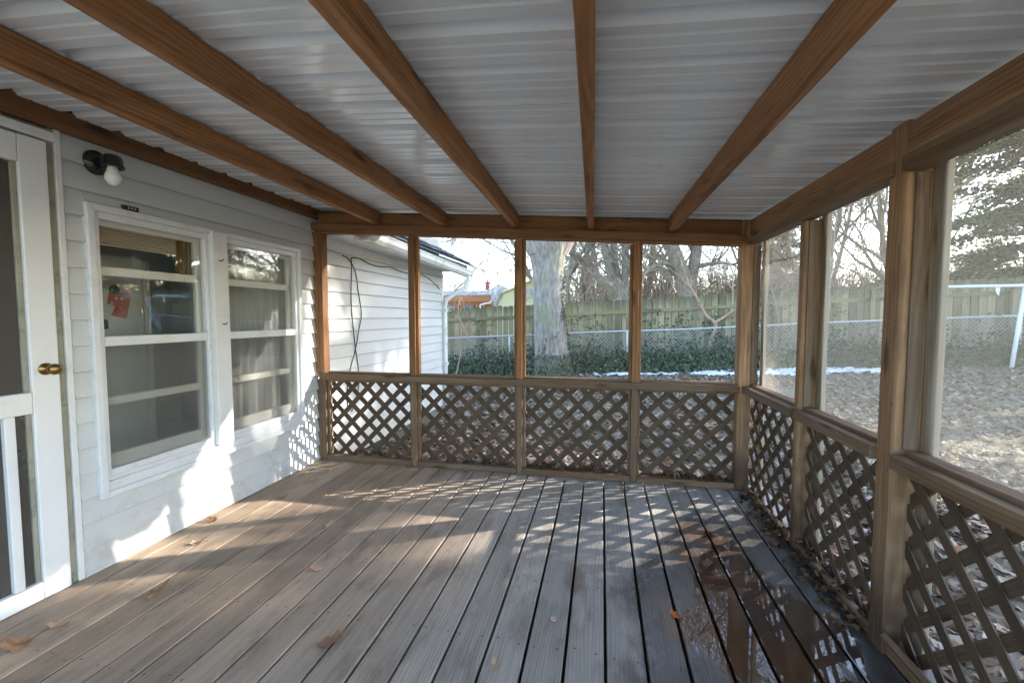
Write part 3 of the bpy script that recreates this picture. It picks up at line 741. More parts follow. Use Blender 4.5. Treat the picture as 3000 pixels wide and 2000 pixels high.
while lat<14.5:
    p=fpos(lat); lean=rf_.uniform(-.012,.012)
    x=(Vector((0,0,1))+fdir*lean).normalized(); y=(fdir-x*fdir.dot(x)).normalized(); z=x.cross(y)
    Mx=Matrix((x,y,z)).transposed().to_4x4(); Mx.translation=p+Vector((0,0,.93+rf_.uniform(-.012,.012)))+fn*rf_.uniform(-.004,.004)
    reg(bpy.data.objects.new('picket',rf_.choice(PM)),Mx,fence)
    lat+=.1535
prev=None
for q in np.arange(-3.4,14.6,2.4):
    a=fpos(q)+fn*.03; c=fpos(q+2.4)+fn*.03
    for h,hh in ((1.50,.085),(.35,.085)):
        lumber('fence_rail',a+Vector((0,0,h)),c+Vector((0,0,h)),.036,hh,M_FENCE,fence,fn,.002)
for q in (-.1+.55,2.9,6.35,8.3,10.9,13.4):
    a=fpos(q)+fn*.095; lumber('fence_post',a+Vector((0,0,-.1)),a+Vector((0,0,1.42 if q<8 else 1.74)),.09,.09,M_FENCE,fence,fn,.004)
clf=empty('chain_link_fence',fpos(4,-.55),'low galvanised chain link fence in front of the picket fence','fence')
def cpos(l): return fpos(l,-.55)
LA,LB=-2.9,13.2
mb=MB(); 
mb.tube([cpos(l)+Vector((0,0,1.02)) for l in np.linspace(LA,LB,34)],.021,8); mb.build('top_rail',M_GALV,clf,smooth=True)
for l in (-2.7,-.06,2.85,5.85,8.2,10.6,13.0):
    p=cpos(l); mb=MB(); mb.tube([p+Vector((0,0,-.1)),p+Vector((0,0,1.01)),p+Vector((0,0,1.03))],[.028,.028,.01],8); mb.build('post',M_GALV,clf,smooth=True)
mb=MB(); per=.085; L=(cpos(LB)-cpos(LA)).length; H=.98; t=-H
Lv=int(LB*10)
while t<L:
    for s in (1,-1):
        a0=max(t,0); a1=min(t+H,L)
        if a1-a0>.03:
            def pt(u):
                l=LA+(LB-LA)*u/L; p=cpos(l); h=(u-t) if s>0 else H-(u-t); return p+Vector((0,0,.03+h))+fn*(.003*s)
            mb.tube([pt(a0),pt((a0+a1)/2),pt(a1)],.0034,3,False)
    t+=per
wm=mb.build('wire_mesh',M_GALV,clf); wm['kind']='stuff'
# clothesline pole
tp=PL(9.98,8.7,0); tp.z=gz(tp.x,tp.y)
pole=empty('clothesline_pole',tp,'white painted steel T shaped clothesline pole on the lawn','pole')
lean=PL(10.2,8.7,0)-PL(9.98,8.7,0); top=tp+lean*.85+Vector((0,0,1.66))
mb=MB(); mb.tube([tp+Vector((0,0,-.1)),top],.035,12); mb.build('upright',M_WPIPE,pole,smooth=True)
ar=RGT.copy(); ar.z=0; ar.normalize(); ar=(ar+Vector((.1,-.35,0))).normalized()
mb=MB(); mb.tube([top-ar*1.22+Vector((0,0,-.0)),top+ar*.9],.030,12); mb.build('crossarm',M_WPIPE,pole,smooth=True)
for k in (-1.1,-.62,.6): 
    mb=MB(); q=top+ar*k; mb.tube([q+Vector((0,0,-.03)),q+Vector((0,0,-.07)),q+Vector((0,.02,-.085))],.005,5); mb.build('line_hook',M_GALV,pole)
rg=MB(); q=top-ar*.42+Vector((0,0,-.03)); rg.poly([q+Vector((-.03,0,0)),q+Vector((.05,.0,0)),q+Vector((.04,.01,-.17)),q+Vector((.0,.0,-.14)),q+Vector((-.03,0,-.07))])
tag(rg.build('cloth_rag',M_WHITE),'scrap of white cloth hanging from the clothesline pole arm','cloth')

# ================================================================== VEGETATION
def mk_leafmat(name,stops,rough=.7,trans=.25,spec=.25):
    t=NT(name); gp=t.n('NewGeometry'); c=t.ramp(gp.outputs['Random Per Island'],stops)
    bs=t.bsdf(c,rough,spec); tl=t.n('BsdfTranslucent'); t.l(c,tl.inputs[0])
    mx=t.n('MixShader'); mx.inputs[0].default_value=trans; t.l(bs.outputs[0],mx.inputs[1]); t.l(tl.outputs[0],mx.inputs[2]); t.l(mx.outputs[0],t.out.inputs[0]); return t.m
M_IVY=mk_leafmat('ivy leaf',[(0,(.03,.05,.024)),(.45,(.052,.088,.04)),(.8,(.08,.12,.055)),(.93,(.13,.14,.075)),(1,(.19,.13,.075))],.45,.2,.5)
M_LITTER=mk_leafmat('fallen leaf',[(0,(.08,.052,.034)),(.3,(.19,.135,.092)),(.6,(.32,.25,.185)),(.85,(.46,.39,.31)),(.97,(.38,.20,.10)),(1,(.42,.15,.06))],.75,.15)
M_NEEDLE=mk_leafmat('conifer spray',[(0,(.055,.08,.032)),(.5,(.095,.13,.05)),(.85,(.14,.165,.07)),(1,(.22,.19,.085))],.6,.5)
M_DRYG=mk_leafmat('dry grass',[(0,(.14,.12,.06)),(.5,(.27,.24,.13)),(.8,(.36,.33,.2)),(1,(.13,.16,.06))],.85,.3)
def mk_bark(name,a,c,moss=None):
    t=NT(name); gp=t.n('NewGeometry'); P=gp.outputs['Position']
    n=t.noise(t.mapping(P,(9,9,2.2)),1.6,6,.7); n2=t.noise(P,1.5,4,.6)
    col=t.ramp(n,[(.32,a),(.6,c),(.8,tuple(min(1,q*1.35) for q in c))])
    if moss: col=t.mix(t.math('MULTIPLY',t.smooth(n2,.5,.68),.5),col,moss)
    t.bsdf(col,.9,.15,t.bump(n,.8,.02)); return t.m
M_BARK=mk_bark('big tree bark',(.14,.12,.105),(.34,.305,.27),(.28,.27,.16))
M_BARK2=mk_bark('grey bark',(.17,.148,.122),(.32,.285,.24),(.26,.25,.16))
M_TWIG=mk_bark('bare twigs',(.22,.175,.135),(.38,.32,.255))
M_MYRT=mk_bark('pinkish bark',(.26,.16,.11),(.46,.32,.24))

def leaves(name,mat,pts,size,rng,flat=0.0,asp=.75,label=None,parent=None):
    """pts: list of (Vector, normal or None)"""
    V=[];F=[]
    for p,nn in pts:
        s=rng.uniform(*size); n=Vector((rng.gauss(0,1),rng.gauss(0,1),rng.gauss(0,1)))
        if nn is not None: n=n.normalized()*(1-flat)+nn*flat*1.6
        if n.length<1e-4: n=Vector((0,0,1))
        n.normalize(); a=n.orthogonal().normalized(); a.rotate(Matrix.Rotation(rng.uniform(0,6.28),3,n)); b_=n.cross(a)
        k=len(V); bend=n*s*rng.uniform(-.25,.25)
        V+= [p-a*s*.5, p+b_*s*asp*.5+bend*.3-a*s*.1, p+a*s*.55, p-b_*s*asp*.5+bend-a*s*.1]
        F.append((k,k+1,k+2,k+3))
    return mesh_obj(name,V,F,mat,parent)
# ---- ivy on the chain link fence
ri=random.Random(21); pts=[]
while len(pts)<17000:
    l=ri.uniform(-2.6,13.2); cl=noise.noise(Vector((l*.9,0,5)))*.5+.5; c2=noise.noise(Vector((l*2.7,3,5)))*.5+.5
    hmax=.38+.75*max(0,cl*.7+c2*.5-.35)
    h=abs(ri.gauss(0,.5))*hmax
    if h>1.35: continue
    off=ri.gauss(0,.10)-.02+max(0,(.35-h))*ri.uniform(-1.3,.4)
    p=cpos(l)+fn*(-off)+Vector((0,0,h*1.0+.02)); pts.append((p,fn))
tag(leaves('ivy',M_IVY,pts,(.05,.10),ri,.45),'dark green ivy mass climbing the chain link fence','ivy',kind='stuff')
pts=[]
for _ in range(900):
    l=ri.choice((-.8,1.6,2.2,3.6,4.3,5.0,6.4,7.6))+ri.gauss(0,.18); h=ri.uniform(.3,1.5)
    pts.append((fpos(l)+fn*ri.uniform(.02,.06)+Vector((0,0,h)),fn))
tag(leaves('fence_ivy',M_IVY,pts,(.04,.075),ri,.6),'sparse ivy strands climbing the wooden pickets','ivy',kind='stuff')

def tubes(name,branches,mat,parent,sides):
    mb=MB()
    for pts,rad in branches: mb.tube(pts,rad,sides(rad[0]),False)
    return mb.build(name,mat,parent,smooth=True)
MINR=.004
def grow(rng,p,d,L,r,lev,maxl,out,spread=.7,up=.12,kids=(7,6,6,5),wig=.16):
    n=max(3,int(6-lev)); pts=[p.copy()]; rad=[r]; q=p.copy(); dd=d.normalized()
    for i in range(n):
        dd=(dd+Vector((rng.gauss(0,wig),rng.gauss(0,wig),rng.gauss(0,wig)+up))).normalized()
        q=q+dd*(L/n); pts.append(q.copy()); rad.append(r*(1-(.72 if lev<3 else .5)*(i+1)/n))
    out[lev].append((pts,rad))
    if lev>=maxl: return
    nk=kids[min(lev,len(kids)-1)]
    for k in range(nk):
        u=rng.uniform(.3 if lev else .28,1.0); i=min(int(u*n),n-1); f=u*n-i
        b0=pts[i].lerp(pts[i+1],f); t=(pts[i+1]-pts[i]).normalized()
        o=t.orthogonal().normalized(); o.rotate(Matrix.Rotation(rng.uniform(0,6.283),3,t))
        cdn=(t*rng.uniform(.5,1.0)+o*spread*rng.uniform(.7,1.35)).normalized()
        grow(rng,b0,cdn,L*rng.uniform(.42,.68),max(rad[i]*rng.uniform(.42,.62),MINR),lev+1,maxl,out,spread,up*.7,kids,wig*1.1)
def bare_tree(seed,h,r,maxl=4,kids=(9,6,6,4),mats=None):
    rng=random.Random(seed); out=[[] for _ in range(maxl+1)]
    grow(rng,Vector((0,0,-.3)),Vector((0,0,1)),h,r,0,maxl,out,kids=kids)
    mats=mats or (M_BARK2,M_TWIG)
    t=MB(); c=MB()
    for lv,bs in enumerate(out):
        for p,rd in bs:
            if lv<=1: t.tube(p,rd,9 if lv==0 else 6,False)
            else: c.tube(p,rd,4 if lv==2 else 3,False)
    def me(mb,nm,mat):
        m=bpy.data.meshes.new(nm); m.from_pydata(mb.v,[],mb.f); m.materials.append(mat); m.polygons.foreach_set('use_smooth',[True]*len(m.polygons)); m.update(); return m
    return me(t,'trunk',mats[0]),me(c,'crown',mats[1])
MINR=.016
TM=[bare_tree(1,10,.2),bare_tree(2,12,.24),bare_tree(3,9,.15),bare_tree(4,11,.17)]
def place_tree(k,lat,d,s,rz,label,group='bare trees behind the fence',name='bare_tree'):
    p=PL(lat,d,0); p.z=gz(p.x,p.y)
    e=empty(name,p,label,'tree',group); Mx=Matrix.Translation(p)@Matrix.Rotation(rz,4,'Z')@Matrix.Scale(s,4)
    for nm,me in zip(('trunk','crown'),TM[k]): reg(bpy.data.objects.new(nm,me),Mx,e)
    return e
place_tree(1,.42,25,1.0,.3,'bare tree with drooping twigs right of the neighbour chimney')
place_tree(2,5.9,18,1.05,4.4,'bare tree close behind the fence right of the twin trunks')
place_tree(3,3.2,19,.9,.7,'bare tree close behind the fence between the multi-stem tree and twin trunks')
place_tree(0,2.6,17.5,.85,2.7,'bare tree behind the fence left of the multi-stem tree')
place_tree(3,8.3,21,1.0,1.3,'bare tree behind the fence just past the corner post')
place_tree(1,11.2,17.5,.62,.1,'bare tree behind the fence by the first side screen stud')
place_tree(2,15.0,18,.85,5.6,'bare tree behind the fence hidden beside the near post')
place_tree(0,20.5,22,.85,2.9,'far bare tree at the right edge behind the evergreen')
place_tree(3,6.4,30,1.15,2.0,'farthest bare tree behind the crape myrtle')
place_tree(0,4.1,22,.9,1.9,'bare tree behind the fence left of the corner post')
place_tree(2,9.6,17,.8,.9,'bare slender tree behind the fence seen through the first side screen')
place_tree(3,12.6,19,.75,2.2,'bare tree behind the fence in the left half of the middle side screen')
place_tree(0,13.4,16,.72,4.2,'bare tree behind the fence in the right half of the middle side screen')
place_tree(1,7.6,26,.95,5.1,'far bare tree behind the last bay of the end wall')
place_tree(2,1.9,27,1.2,3.0,'far bare tree just right of the big trunk')
place_tree(3,18.5,25,.9,.2,'far bare tree behind the evergreen right of the near post')
place_tree(2,-4.6,30,1.0,2.5,'far bare tree low behind the neighbour porch roof')
place_tree(1,16.0,30,1.0,1.2,'far bare tree between the middle side screen and near post')
place_tree(0,11.0,30,1.05,3.4,'far bare tree behind the slender tree in the first side screen')
MINR=.010
# ---- multi-stem tree and twin trunk tree behind the fence, small pinkish tree, saplings: main stems drawn one by one
def custom_tree(name,stems,d,label,mat,tmat,seed,kids=5,L=1.6,maxl=3,spread=.8,minu=.35,group=None,kk=(5,5,4)):
    rng=random.Random(seed); P0=IM(*stems[0][0][:2],d); base=Vector((P0.x,P0.y,gz(P0.x,P0.y)))
    e=empty(name,base,label,'tree',group); tr=MB(); out=[[] for _ in range(5)]
    for st in stems:
        pts=[IM(x,y,d+dd) for x,y,r,dd in st]; rad=[r for x,y,r,dd in st]
        sp=[];sr=[]
        for i in range(len(pts)-1):
            a=pts[max(i-1,0)];p0=pts[i];p1=pts[i+1];c=pts[min(i+2,len(pts)-1)]
            for k in range(4):
                t=k/4; sp.append(.5*((2*p0)+(p1-a)*t+(2*a-5*p0+4*p1-c)*t*t+(3*p0-a-3*p1+c)*t**3)); sr.append(rad[i]*(1-t)+rad[i+1]*t)
        sp.append(pts[-1]); sr.append(rad[-1]); tr.tube(sp,sr,10,False)
        for k in range(kids):
            i=rng.randrange(int(len(sp)*minu),len(sp)); i=min(i,len(sp)-2); t=(sp[i+1]-sp[i]).normalized()
            o=t.orthogonal().normalized(); o.rotate(Matrix.Rotation(rng.uniform(0,6.283),3,t))
            grow(rng,sp[i],(t*.7+o*spread+Vector((0,0,.2))).normalized(),L*rng.uniform(.6,1.2),min(sr[i]*.4,.05),1,maxl,out,spread=.75,up=.1,kids=(0,)+kk)
    tr.build('trunk',mat,e,smooth=True)
    c=MB()
    for bs in out:
        for p,rd in bs: c.tube(p,rd,4 if rd[0]>.02 else 3,False)
    c.build('crown',tmat,e,smooth=True); return e
custom_tree('multi_stem_tree',[
 [(1818,1000,.34,0),(1818,900,.30,0),(1815,850,.26,0),(1790,800,.17,.2),(1772,720,.15,.4),(1760,600,.13,.6),(1735,420,.1,1)],
 [(1812,870,.24,0),(1770,828,.16,-.3),(1720,780,.12,-.6),(1668,735,.10,-1.0),(1630,660,.08,-1.4),(1600,520,.05,-2)],
 [(1816,850,.2,0),(1803,780,.14,.5),(1794,720,.12,.8),(1788,560,.1,1.2)],
 [(1822,880,.22,0),(1832,800,.15,.2),(1832,720,.14,.4),(1842,600,.12,.5),(1860,440,.09,.6)],
 [(1826,890,.16,0),(1850,830,.09,-.4),(1900,795,.07,-.8),(1960,790,.05,-1.2)]],16,'pale multi-stemmed bare tree behind the fence right of the big trunk',M_BARK2,M_TWIG,41,9,2.4)
custom_tree('twin_trunk_tree',[
 [(2018,1000,.36,0),(2016,880,.32,0),(2000,810,.27,0),(1982,760,.25,0),(1962,700,.24,0),(1930,560,.2,.3),(1900,400,.16,.6)],
 [(2018,900,.26,.2),(2024,820,.21,.3),(2036,760,.20,.3),(2042,700,.19,.4),(2048,560,.17,.5),(2060,420,.14,.8)],
 [(1990,790,.1,0),(1940,770,.07,-.5),(1890,800,.05,-1),(1850,830,.03,-1.4)],
 [(2044,780,.09,.2),(2100,770,.06,-.4),(2150,775,.04,-.8)]],15,'bare tree with two thick leaning trunks in the last end-wall bay',M_BARK2,M_TWIG,43,9,2.2)
MINR=.005
custom_tree('crape_myrtle',[
 [(2076,1075,.05,0),(2080,1030,.055,0),(2082,1005,.055,0),(2095,965,.05,0),(2093,944,.05,0),(2068,922,.036,0),(2040,870,.030,0),(2020,835,.026,0),(2004,790,.02,0),(1985,735,.013,0)],
 [(2095,944,.045,0),(2122,928,.036,0),(2150,908,.032,0),(2175,893,.028,0)],
 [(2140,914,.028,0),(2146,890,.022,0),(2147,840,.018,0),(2145,790,.016,.1),(2120,745,.013,.2),(2080,705,.01,.2)],
 [(2028,850,.02,0),(1996,815,.014,-.1),(1960,785,.010,-.2),(1915,775,.007,-.2)],
 [(2146,850,.014,0),(2120,812,.011,.2),(2080,785,.009,.3),(2040,755,.007,.4)]],10.75,'small forked pinkish bare tree in front of the pickets in the last bay',M_MYRT,M_MYRT,47,4,.55,2,kk=(4,3,3))
custom_tree('sapling',[[(1336,1098,.012,0),(1346,1050,.012,0),(1351,1000,.012,0),(1350,950,.012,0),(1342,915,.01,0),(1348,870,.007,0)],[(1350,940,.01,0),(1372,990,.008,-.1),(1378,1010,.008,-.1)],[(1344,920,.008,0),(1362,880,.006,0)]],9.2,'thin pale sapling beside the far house corner',M_MYRT,M_MYRT,51,3,.4,2,kk=(3,3,3))
custom_tree('sapling',[[(2405,1060,.026,0),(2418,1020,.03,0),(2422,960,.03,0),(2428,900,.028,0),(2430,830,.024,0),(2440,740,.02,0),(2450,640,.014,0)],[(2422,940,.015,0),(2395,915,.012,0),(2380,905,.008,0)],[(2428,880,.014,0),(2450,860,.01,0),(2470,850,.006,0)]],9.9,'thin grey sapling in front of the pickets in the middle side screen',M_BARK2,M_TWIG,53,6,1.0,3,kk=(4,4,3))
custom_tree('sapling',[[(2283,960,.02,0),(2276,910,.018,0),(2264,860,.016,0),(2250,800,.012,0)],[(2283,900,.012,0),(2292,850,.01,0),(2300,780,.008,0)]],10.4,'slim bluish sapling stems by the pickets in the first side screen',M_BARK2,M_TWIG,55,5,.9,3,kk=(4,4,3))
# branch tree above the far roof
custom_tree('roof_tree',[[(1140,900,.2,0),(1238,720,.16,0),(1252,690,.13,0),(1262,650,.11,0),(1290,560,.08,0)],[(1250,700,.05,0),(1220,680,.03,0),(1190,690,.015,0)]],14,'bare branch tree rising behind the far house roof',M_BARK2,M_TWIG,57,5,1.5,3,minu=.5)

# ---- big tree
bt=empty('big_tree',PL(.96,10.6,-.25),'large rough barked tree trunk with ivy in front of the fence','tree')
prof=[(-.45,.62,1621),(-.2,.50,1620),(0,.44,1619),(.476,.398,1615),(.95,.375,1611),(1.43,.362,1609),(2.0,.362,1606),(2.38,.37,1605),(2.75,.43,1604),(3.08,.52,1604),(3.45,.60,1604)]
zs=np.linspace(-.45,3.45,170); NS=128; V=[]
pz=[q[0] for q in prof]; pr_=[q[1] for q in prof]; pxx=[q[2] for q in prof]
for z in zs:
    r0=np.interp(z,pz,pr_); cx=np.interp(z,pz,pxx); c=PL((cx-1500)/1280.2*10.6,10.6,z)
    for k in range(NS):
        a=2*math.pi*k/NS; ca,sa=math.cos(a),math.sin(a)
        n1=noise.noise(Vector((ca*5.5,sa*5.5,z*1.5))); n1b=noise.noise(Vector((ca*11,sa*11,z*3.2+4))); n2=noise.noise(Vector((ca*26,sa*26,z*9)))
        rid=(1-abs(n1b)*1.7)
        fl=.05*math.sin(a*5+1)*max(0,(.5-z)) if z<.5 else 0
        r=r0*(1+.035*n1)+.020*rid+.010*n2+fl-.01
        V.append((c.x+ca*r,c.y+sa*r,z))
F=[(j*NS+k,j*NS+(k+1)%NS,(j+1)*NS+(k+1)%NS,(j+1)*NS+k) for j in range(len(zs)-1) for k in range(NS)]
mesh_obj('trunk',V,F,M_BARK,bt,smooth=True)
ct=PL(.86,10.6,3.2); out=[[] for _ in range(5)]; rng=random.Random(77)
mbt=MB()
for dv,ln in ((Vector((-.45,-.1,1)),7),(Vector((.42,.15,1)),7.5),(Vector((.05,-.3,1)),6)):
    grow(rng,ct+Vector((dv.x*.35,dv.y*.3,-.35)),dv,ln,.36,0,3,out,kids=(6,5,4),up=.06)
for p,rd in out[0]+out[1]: mbt.tube(p,rd,9,False)
mbt.build('limbs',M_BARK,bt,smooth=True)
mbc=MB()
for bs in out[2:]:
    for p,rd in bs: mbc.tube(p,rd,3,False)
mbc.build('crown',M_TWIG,bt,smooth=True)
pts=[]
for _ in range(1500):
    a=ri.uniform(0,6.28); z=abs(ri.gauss(0,.42))-.25
    r=np.interp(z,pz,pr_)+.04+abs(ri.gauss(0,.10))*(1 if z<.25 else .3)
    if z>.35 and not (noise.noise(Vector((a*1.3,z*1.2,1)))>.12): continue
    c=PL(.93,10.6,z); pts.append((Vector((c.x+math.cos(a)*r,c.y+math.sin(a)*r,z)),Vector((math.cos(a),math.sin(a),.3))))
for _ in range(170):
    z=ri.uniform(.3,2.4); a=-.15+ri.gauss(0,.14)+.2*math.sin(z*3); r=np.interp(z,pz,pr_)+.045; c=PL((np.interp(z,pz,pxx)-1500)/1280.2*10.6,10.6,z)
    pts.append((Vector((c.x+math.cos(a)*r,c.y+math.sin(a)*r,z)),Vector((math.cos(a),math.sin(a),.2))))
tag(leaves('trunk_ivy',M_IVY,pts,(.05,.09),ri,.6),'green ivy around the foot of the big tree','ivy',kind='stuff')

# ---- evergreens
def evergreen_mesh(seed,h,rad,n_br,per):
    rng=random.Random(seed); t=MB(); t.tube([(0,0,-.2),(0,0,h*.5),(0,0,h)],[.24,.14,.02],9,False); V=[];F=[]
    for i in range(n_br):
        u=rng.random()**.8; z=.10*h+u*h*.88; L=rad*(1-u)**.75*rng.uniform(.65,1.12)+.35; a=rng.uniform(0,6.283)
        dr_=Vector((math.cos(a),math.sin(a),rng.uniform(-.12,.22))); p0=Vector((0,0,z)); 
        pts=[p0+dr_*L*s+Vector((0,0,-.26*L*s*s)) for s in (0,.33,.66,1)]; t.tube(pts,[.04*(1-u)+.014,.028,.014,.004],4,False)
        for _ in range(int(per*L)):
            s=rng.uniform(.12,1.03); c=p0+dr_*L*s+Vector((0,0,-.26*L*s*s)); side=Vector((-dr_.y,dr_.x,0))
            c+=side*rng.gauss(0,.26)*(1.15-s*.5)*min(L,2.2)*.5+Vector((0,0,rng.gauss(0,.07)))
            d_=(dr_*rng.uniform(.4,1)+side*rng.gauss(0,.6)+Vector((0,0,rng.gauss(-.15,.25)))).normalized()
            ln=rng.uniform(.07,.18); wd=ln*rng.uniform(.18,.34); o=d_.orthogonal().normalized(); o.rotate(Matrix.Rotation(rng.uniform(0,6.28),3,d_))
            k=len(V); V+=[c,c+d_*ln*.5+o*wd,c+d_*ln,c+d_*ln*.5-o*wd]; F.append((k,k+1,k+2,k+3))
    a=bpy.data.meshes.new('trunk'); a.from_pydata(t.v,[],t.f); a.materials.append(M_BARK2)
    c=bpy.data.meshes.new('crown'); c.from_pydata([tuple(v) for v in V],[],F); c.materials.append(M_NEEDLE)
    return a,c
EV=evergreen_mesh(5,11,4.2,150,200)
def place_ev(p,s,rz,label,name='evergreen_tree'):
    p=Vector(p); p.z=gz(p.x,p.y); e=empty(name,p,label,'tree','evergreen trees beyond the yard')
    Mx=Matrix.Translation(p)@Matrix.Rotation(rz,4,'Z')@Matrix.Scale(s,4)
    for nm,me in zip(('trunk','crown'),EV): reg(bpy.data.objects.new(nm,me),Mx,e)
place_ev(PL(14.4,12.2,0),.9,.4,'large evergreen tree behind the clothesline pole')
place_ev(PL(13.0,22,0),.62,2.2,'small far evergreen behind the first side screen')
place_ev((20.05,9.45,0),1.12,1.1,'tall evergreen standing in the sun side of the yard beyond the frame')
place_tree(1,12.5,6.67,1.0,.8,'bare tree at the sunny side of the yard outside the view',name='bare_tree')

place_ev((19.0,15.55,0),1.25,2.0,'tall evergreen past the right edge of the view near the fence corner')
place_tree(3,12.6,9.9,1.0,3.3,'bare tree over the fence corner outside the right edge of the view')

TM.append(bare_tree(9,11,.2,3,(9,5,4)))
place_tree(4,35.2,13.6,1.9,4.1,'very tall bare tree far off on the sunny side outside the view')

# ---- far brush behind the fence
rb=random.Random(91); mb=MB()
for _ in range(11000):
    d=rb.uniform(17,44); lat=rb.uniform(-.28,1.25)*d
    if lat/d<.12 and d<36: continue
    p=PL(lat,d,0); p.z=-.3
    h=rb.uniform(2.0,6.6)*(.7+.5*noise.noise(Vector((lat*.12,d*.1,2)))); l_=Vector((rb.gauss(0,.22),rb.gauss(0,.22),1))
    r=rb.uniform(.014,.042)
    m1=p+l_*h*.5+Vector((rb.gauss(0,.15),rb.gauss(0,.15),0)); mb.tube([p,m1,p+l_*h+Vector((rb.gauss(0,.4),rb.gauss(0,.4),0))],[r,r*.7,r*.25],3,False)
    for _k in range(4):
        u=rb.uniform(.3,.95); q=p.lerp(p+l_*h,u); e_=q+Vector((rb.gauss(0,.5),rb.gauss(0,.5),rb.uniform(.1,.9))); mb.tube([q,e_],[r*.5,r*.2],3,False)
tag(mb.build('far_brush',M_TWIG),'pale brown thicket of bare brush far behind the fence','brush',kind='stuff')

# ---- leaf litter, dry grass, snow
rl=random.Random(61); pts=[]
while len(pts)<26000:
    d=2.2+9.2*rl.random()**.75; lat=rl.uniform(-.45,1.3)*d; p=PL(lat,d,0)
    if p.x<3.62 and p.y<3.46: continue
    if p.x<.06 and p.y<6.45: continue
    cl=noise.noise(Vector((p.x*.55,p.y*.55,9)))
    if rl.random()>.55+cl*.9: continue
    if d>12.2-.22*(lat+.94)-.2: continue
    p.z=gz(p.x,p.y)+rl.uniform(.004,.035); pts.append((p,Vector((0,0,1))))
for _ in range(5200):
    x=3.66+2.6*rl.random()**1.5; y=rl.uniform(.1,3.8); p=Vector((x,y,gz(x,y)+rl.uniform(.004,.04))); pts.append((p,Vector((0,0,1))))
for _ in range(4200):
    x=rl.uniform(.1,3.8); y=3.52+2.4*rl.random()**1.4; p=Vector((x,y,gz(x,y)+rl.uniform(.004,.04))); pts.append((p,Vector((0,0,1))))
tag(leaves('leaf_litter',M_LITTER,pts,(.045,.10),rl,.55),'brown fallen leaves scattered over the winter lawn','leaf litter',kind='stuff')
V=[];F=[]
for _ in range(16000):
    d=3.2+7.6*rl.random(); lat=rl.uniform(-.3,1.3)*d; p=PL(lat,d,0)
    if p.x<3.64 and p.y<3.5 or p.x<.06: continue
    if noise.noise(Vector((p.x*.45,p.y*.45,2)))<-.05: continue
    p.z=gz(p.x,p.y); a=rl.uniform(0,6.28); h=rl.uniform(.03,.075); s=Vector((math.cos(a),math.sin(a),0)); k=len(V)
    V+=[p-s*.004,p+s*.004,p+Vector((rl.gauss(0,.035),rl.gauss(0,.035),h))]; F.append((k,k+1,k+2))
tag(mesh_obj('dry_grass',V,F,M_DRYG),'short dormant tan grass on the lawn','grass',kind='stuff')
def mk_snow():
    t=NT('old snow'); gp=t.n('NewGeometry'); n=t.noise(gp.outputs['Position'],14,5,.7)
    c=t.ramp(n,[(.3,(.66,.70,.76)),(.7,(.84,.86,.89))]); t.bsdf(c,.6,.3,t.bump(n,.5,.02)); return t.m
M_SNOW=mk_snow()
def snow(name,c,half,ax,step,thr,seed,label):
    mb=MB(); ay=Vector((-ax.y,ax.x,0)); nu=int(half[0]*2/step); nv=int(half[1]*2/step); idx={}
    def hgt(i,j):
        u=(i/nu*2-1); v=(j/nv*2-1); q=c+ax*u*half[0]+ay*v*half[1]
        f=noise.noise(Vector((q.x*1.3,q.y*2.6,seed)))*.55+noise.noise(Vector((q.x*5,q.y*9,seed)))*.5
        return f-thr-(abs(u)**3)*.5-(v*v)*.75, q
    for j in range(nv):
        for i in range(nu):
            if all(hgt(i+a,j+b_)[0]>-.03 for a,b_ in ((0,0),(1,0),(1,1),(0,1))):
                f=[]
                for a,b_ in ((0,0),(1,0),(1,1),(0,1)):
                    k=(i+a,j+b_)
                    if k not in idx:
                        h,q=hgt(*k); idx[k]=len(mb.v); mb.v.append((q.x,q.y,gz(q.x,q.y)+.018+min(max(h,0),.5)*.12))
                    f.append(idx[k])
                mb.f.append(f)
    return tag(mb.build(name,M_SNOW,smooth=True),label,'snow',kind='stuff')
snow('snow',PL(5.9,9.55,0),(2.7,.75),fdir,.05,-.28,4,'patch of old snow on the lawn below the ivy')
snow('snow',PL(2.7,10.25,0),(1.7,.30),fdir,.05,-.22,7,'thin strip of old snow by the ivy in front of the chain link fence')
snow('snow',Vector((3.80,2.30,0)),(.42,.10),Vector((0.02,1,0)).normalized(),.03,-.12,12,'small remnant of snow against the foot of the lattice outside')

# ================================================================== NEIGHBOURS
def nb(px,py,d): return IM(px,py,d)
dN=26
M_OR=mk_plain('cedar stained porch',(.42,.17,.07),.7,.15); M_NW=mk_plain('neighbour white',(.72,.74,.77),.6,.06); M_BRK=mk_plain('chimney brick',(.33,.11,.07),.85,.25,12)
M_YEL=mk_plain('cream shed paint',(.66,.60,.36),.7,.06); M_NROOF=mk_plain('neighbour roof',(.34,.36,.40),.8,.15); M_PANE=mk_plain('sky lit pane',(.40,.46,.58),.15,.1)
N=empty('neighbour_house',PL(-3.5,dN,-.4),'neighbour house with orange timber porch and brick chimney beyond the fence','house')
def nbox(name,x0,x1,y0,y1,d,dep,mat,par,bev=.004):
    """box whose front face fills the given outline at distance d"""
    a=IM(x0,y0,d); c=IM(x1,y1,d); f=Vector((-.2012,.97955,0)); r=Vector((.97955,.2012,0))
    wdt=(c-a).dot(r); h=a.z-c.z; ctr=(a+c)/2+f*dep/2
    Mx=Matrix((r,f,Vector((0,0,1)))).transposed().to_4x4(); Mx.translation=ctr
    me=bev_box(wdt,dep,h,bev); me.materials.append(mat); return reg(bpy.data.objects.new(name,me),Mx,par)
nbox('fascia',1230,1438,864,880,dN,.12,M_OR,N); nbox('fascia',1230,1438,880,884,dN+.02,.1,M_OR,N)
nbox('porch_beam',1230,1444,886,893,dN+.3,.12,M_OR,N)
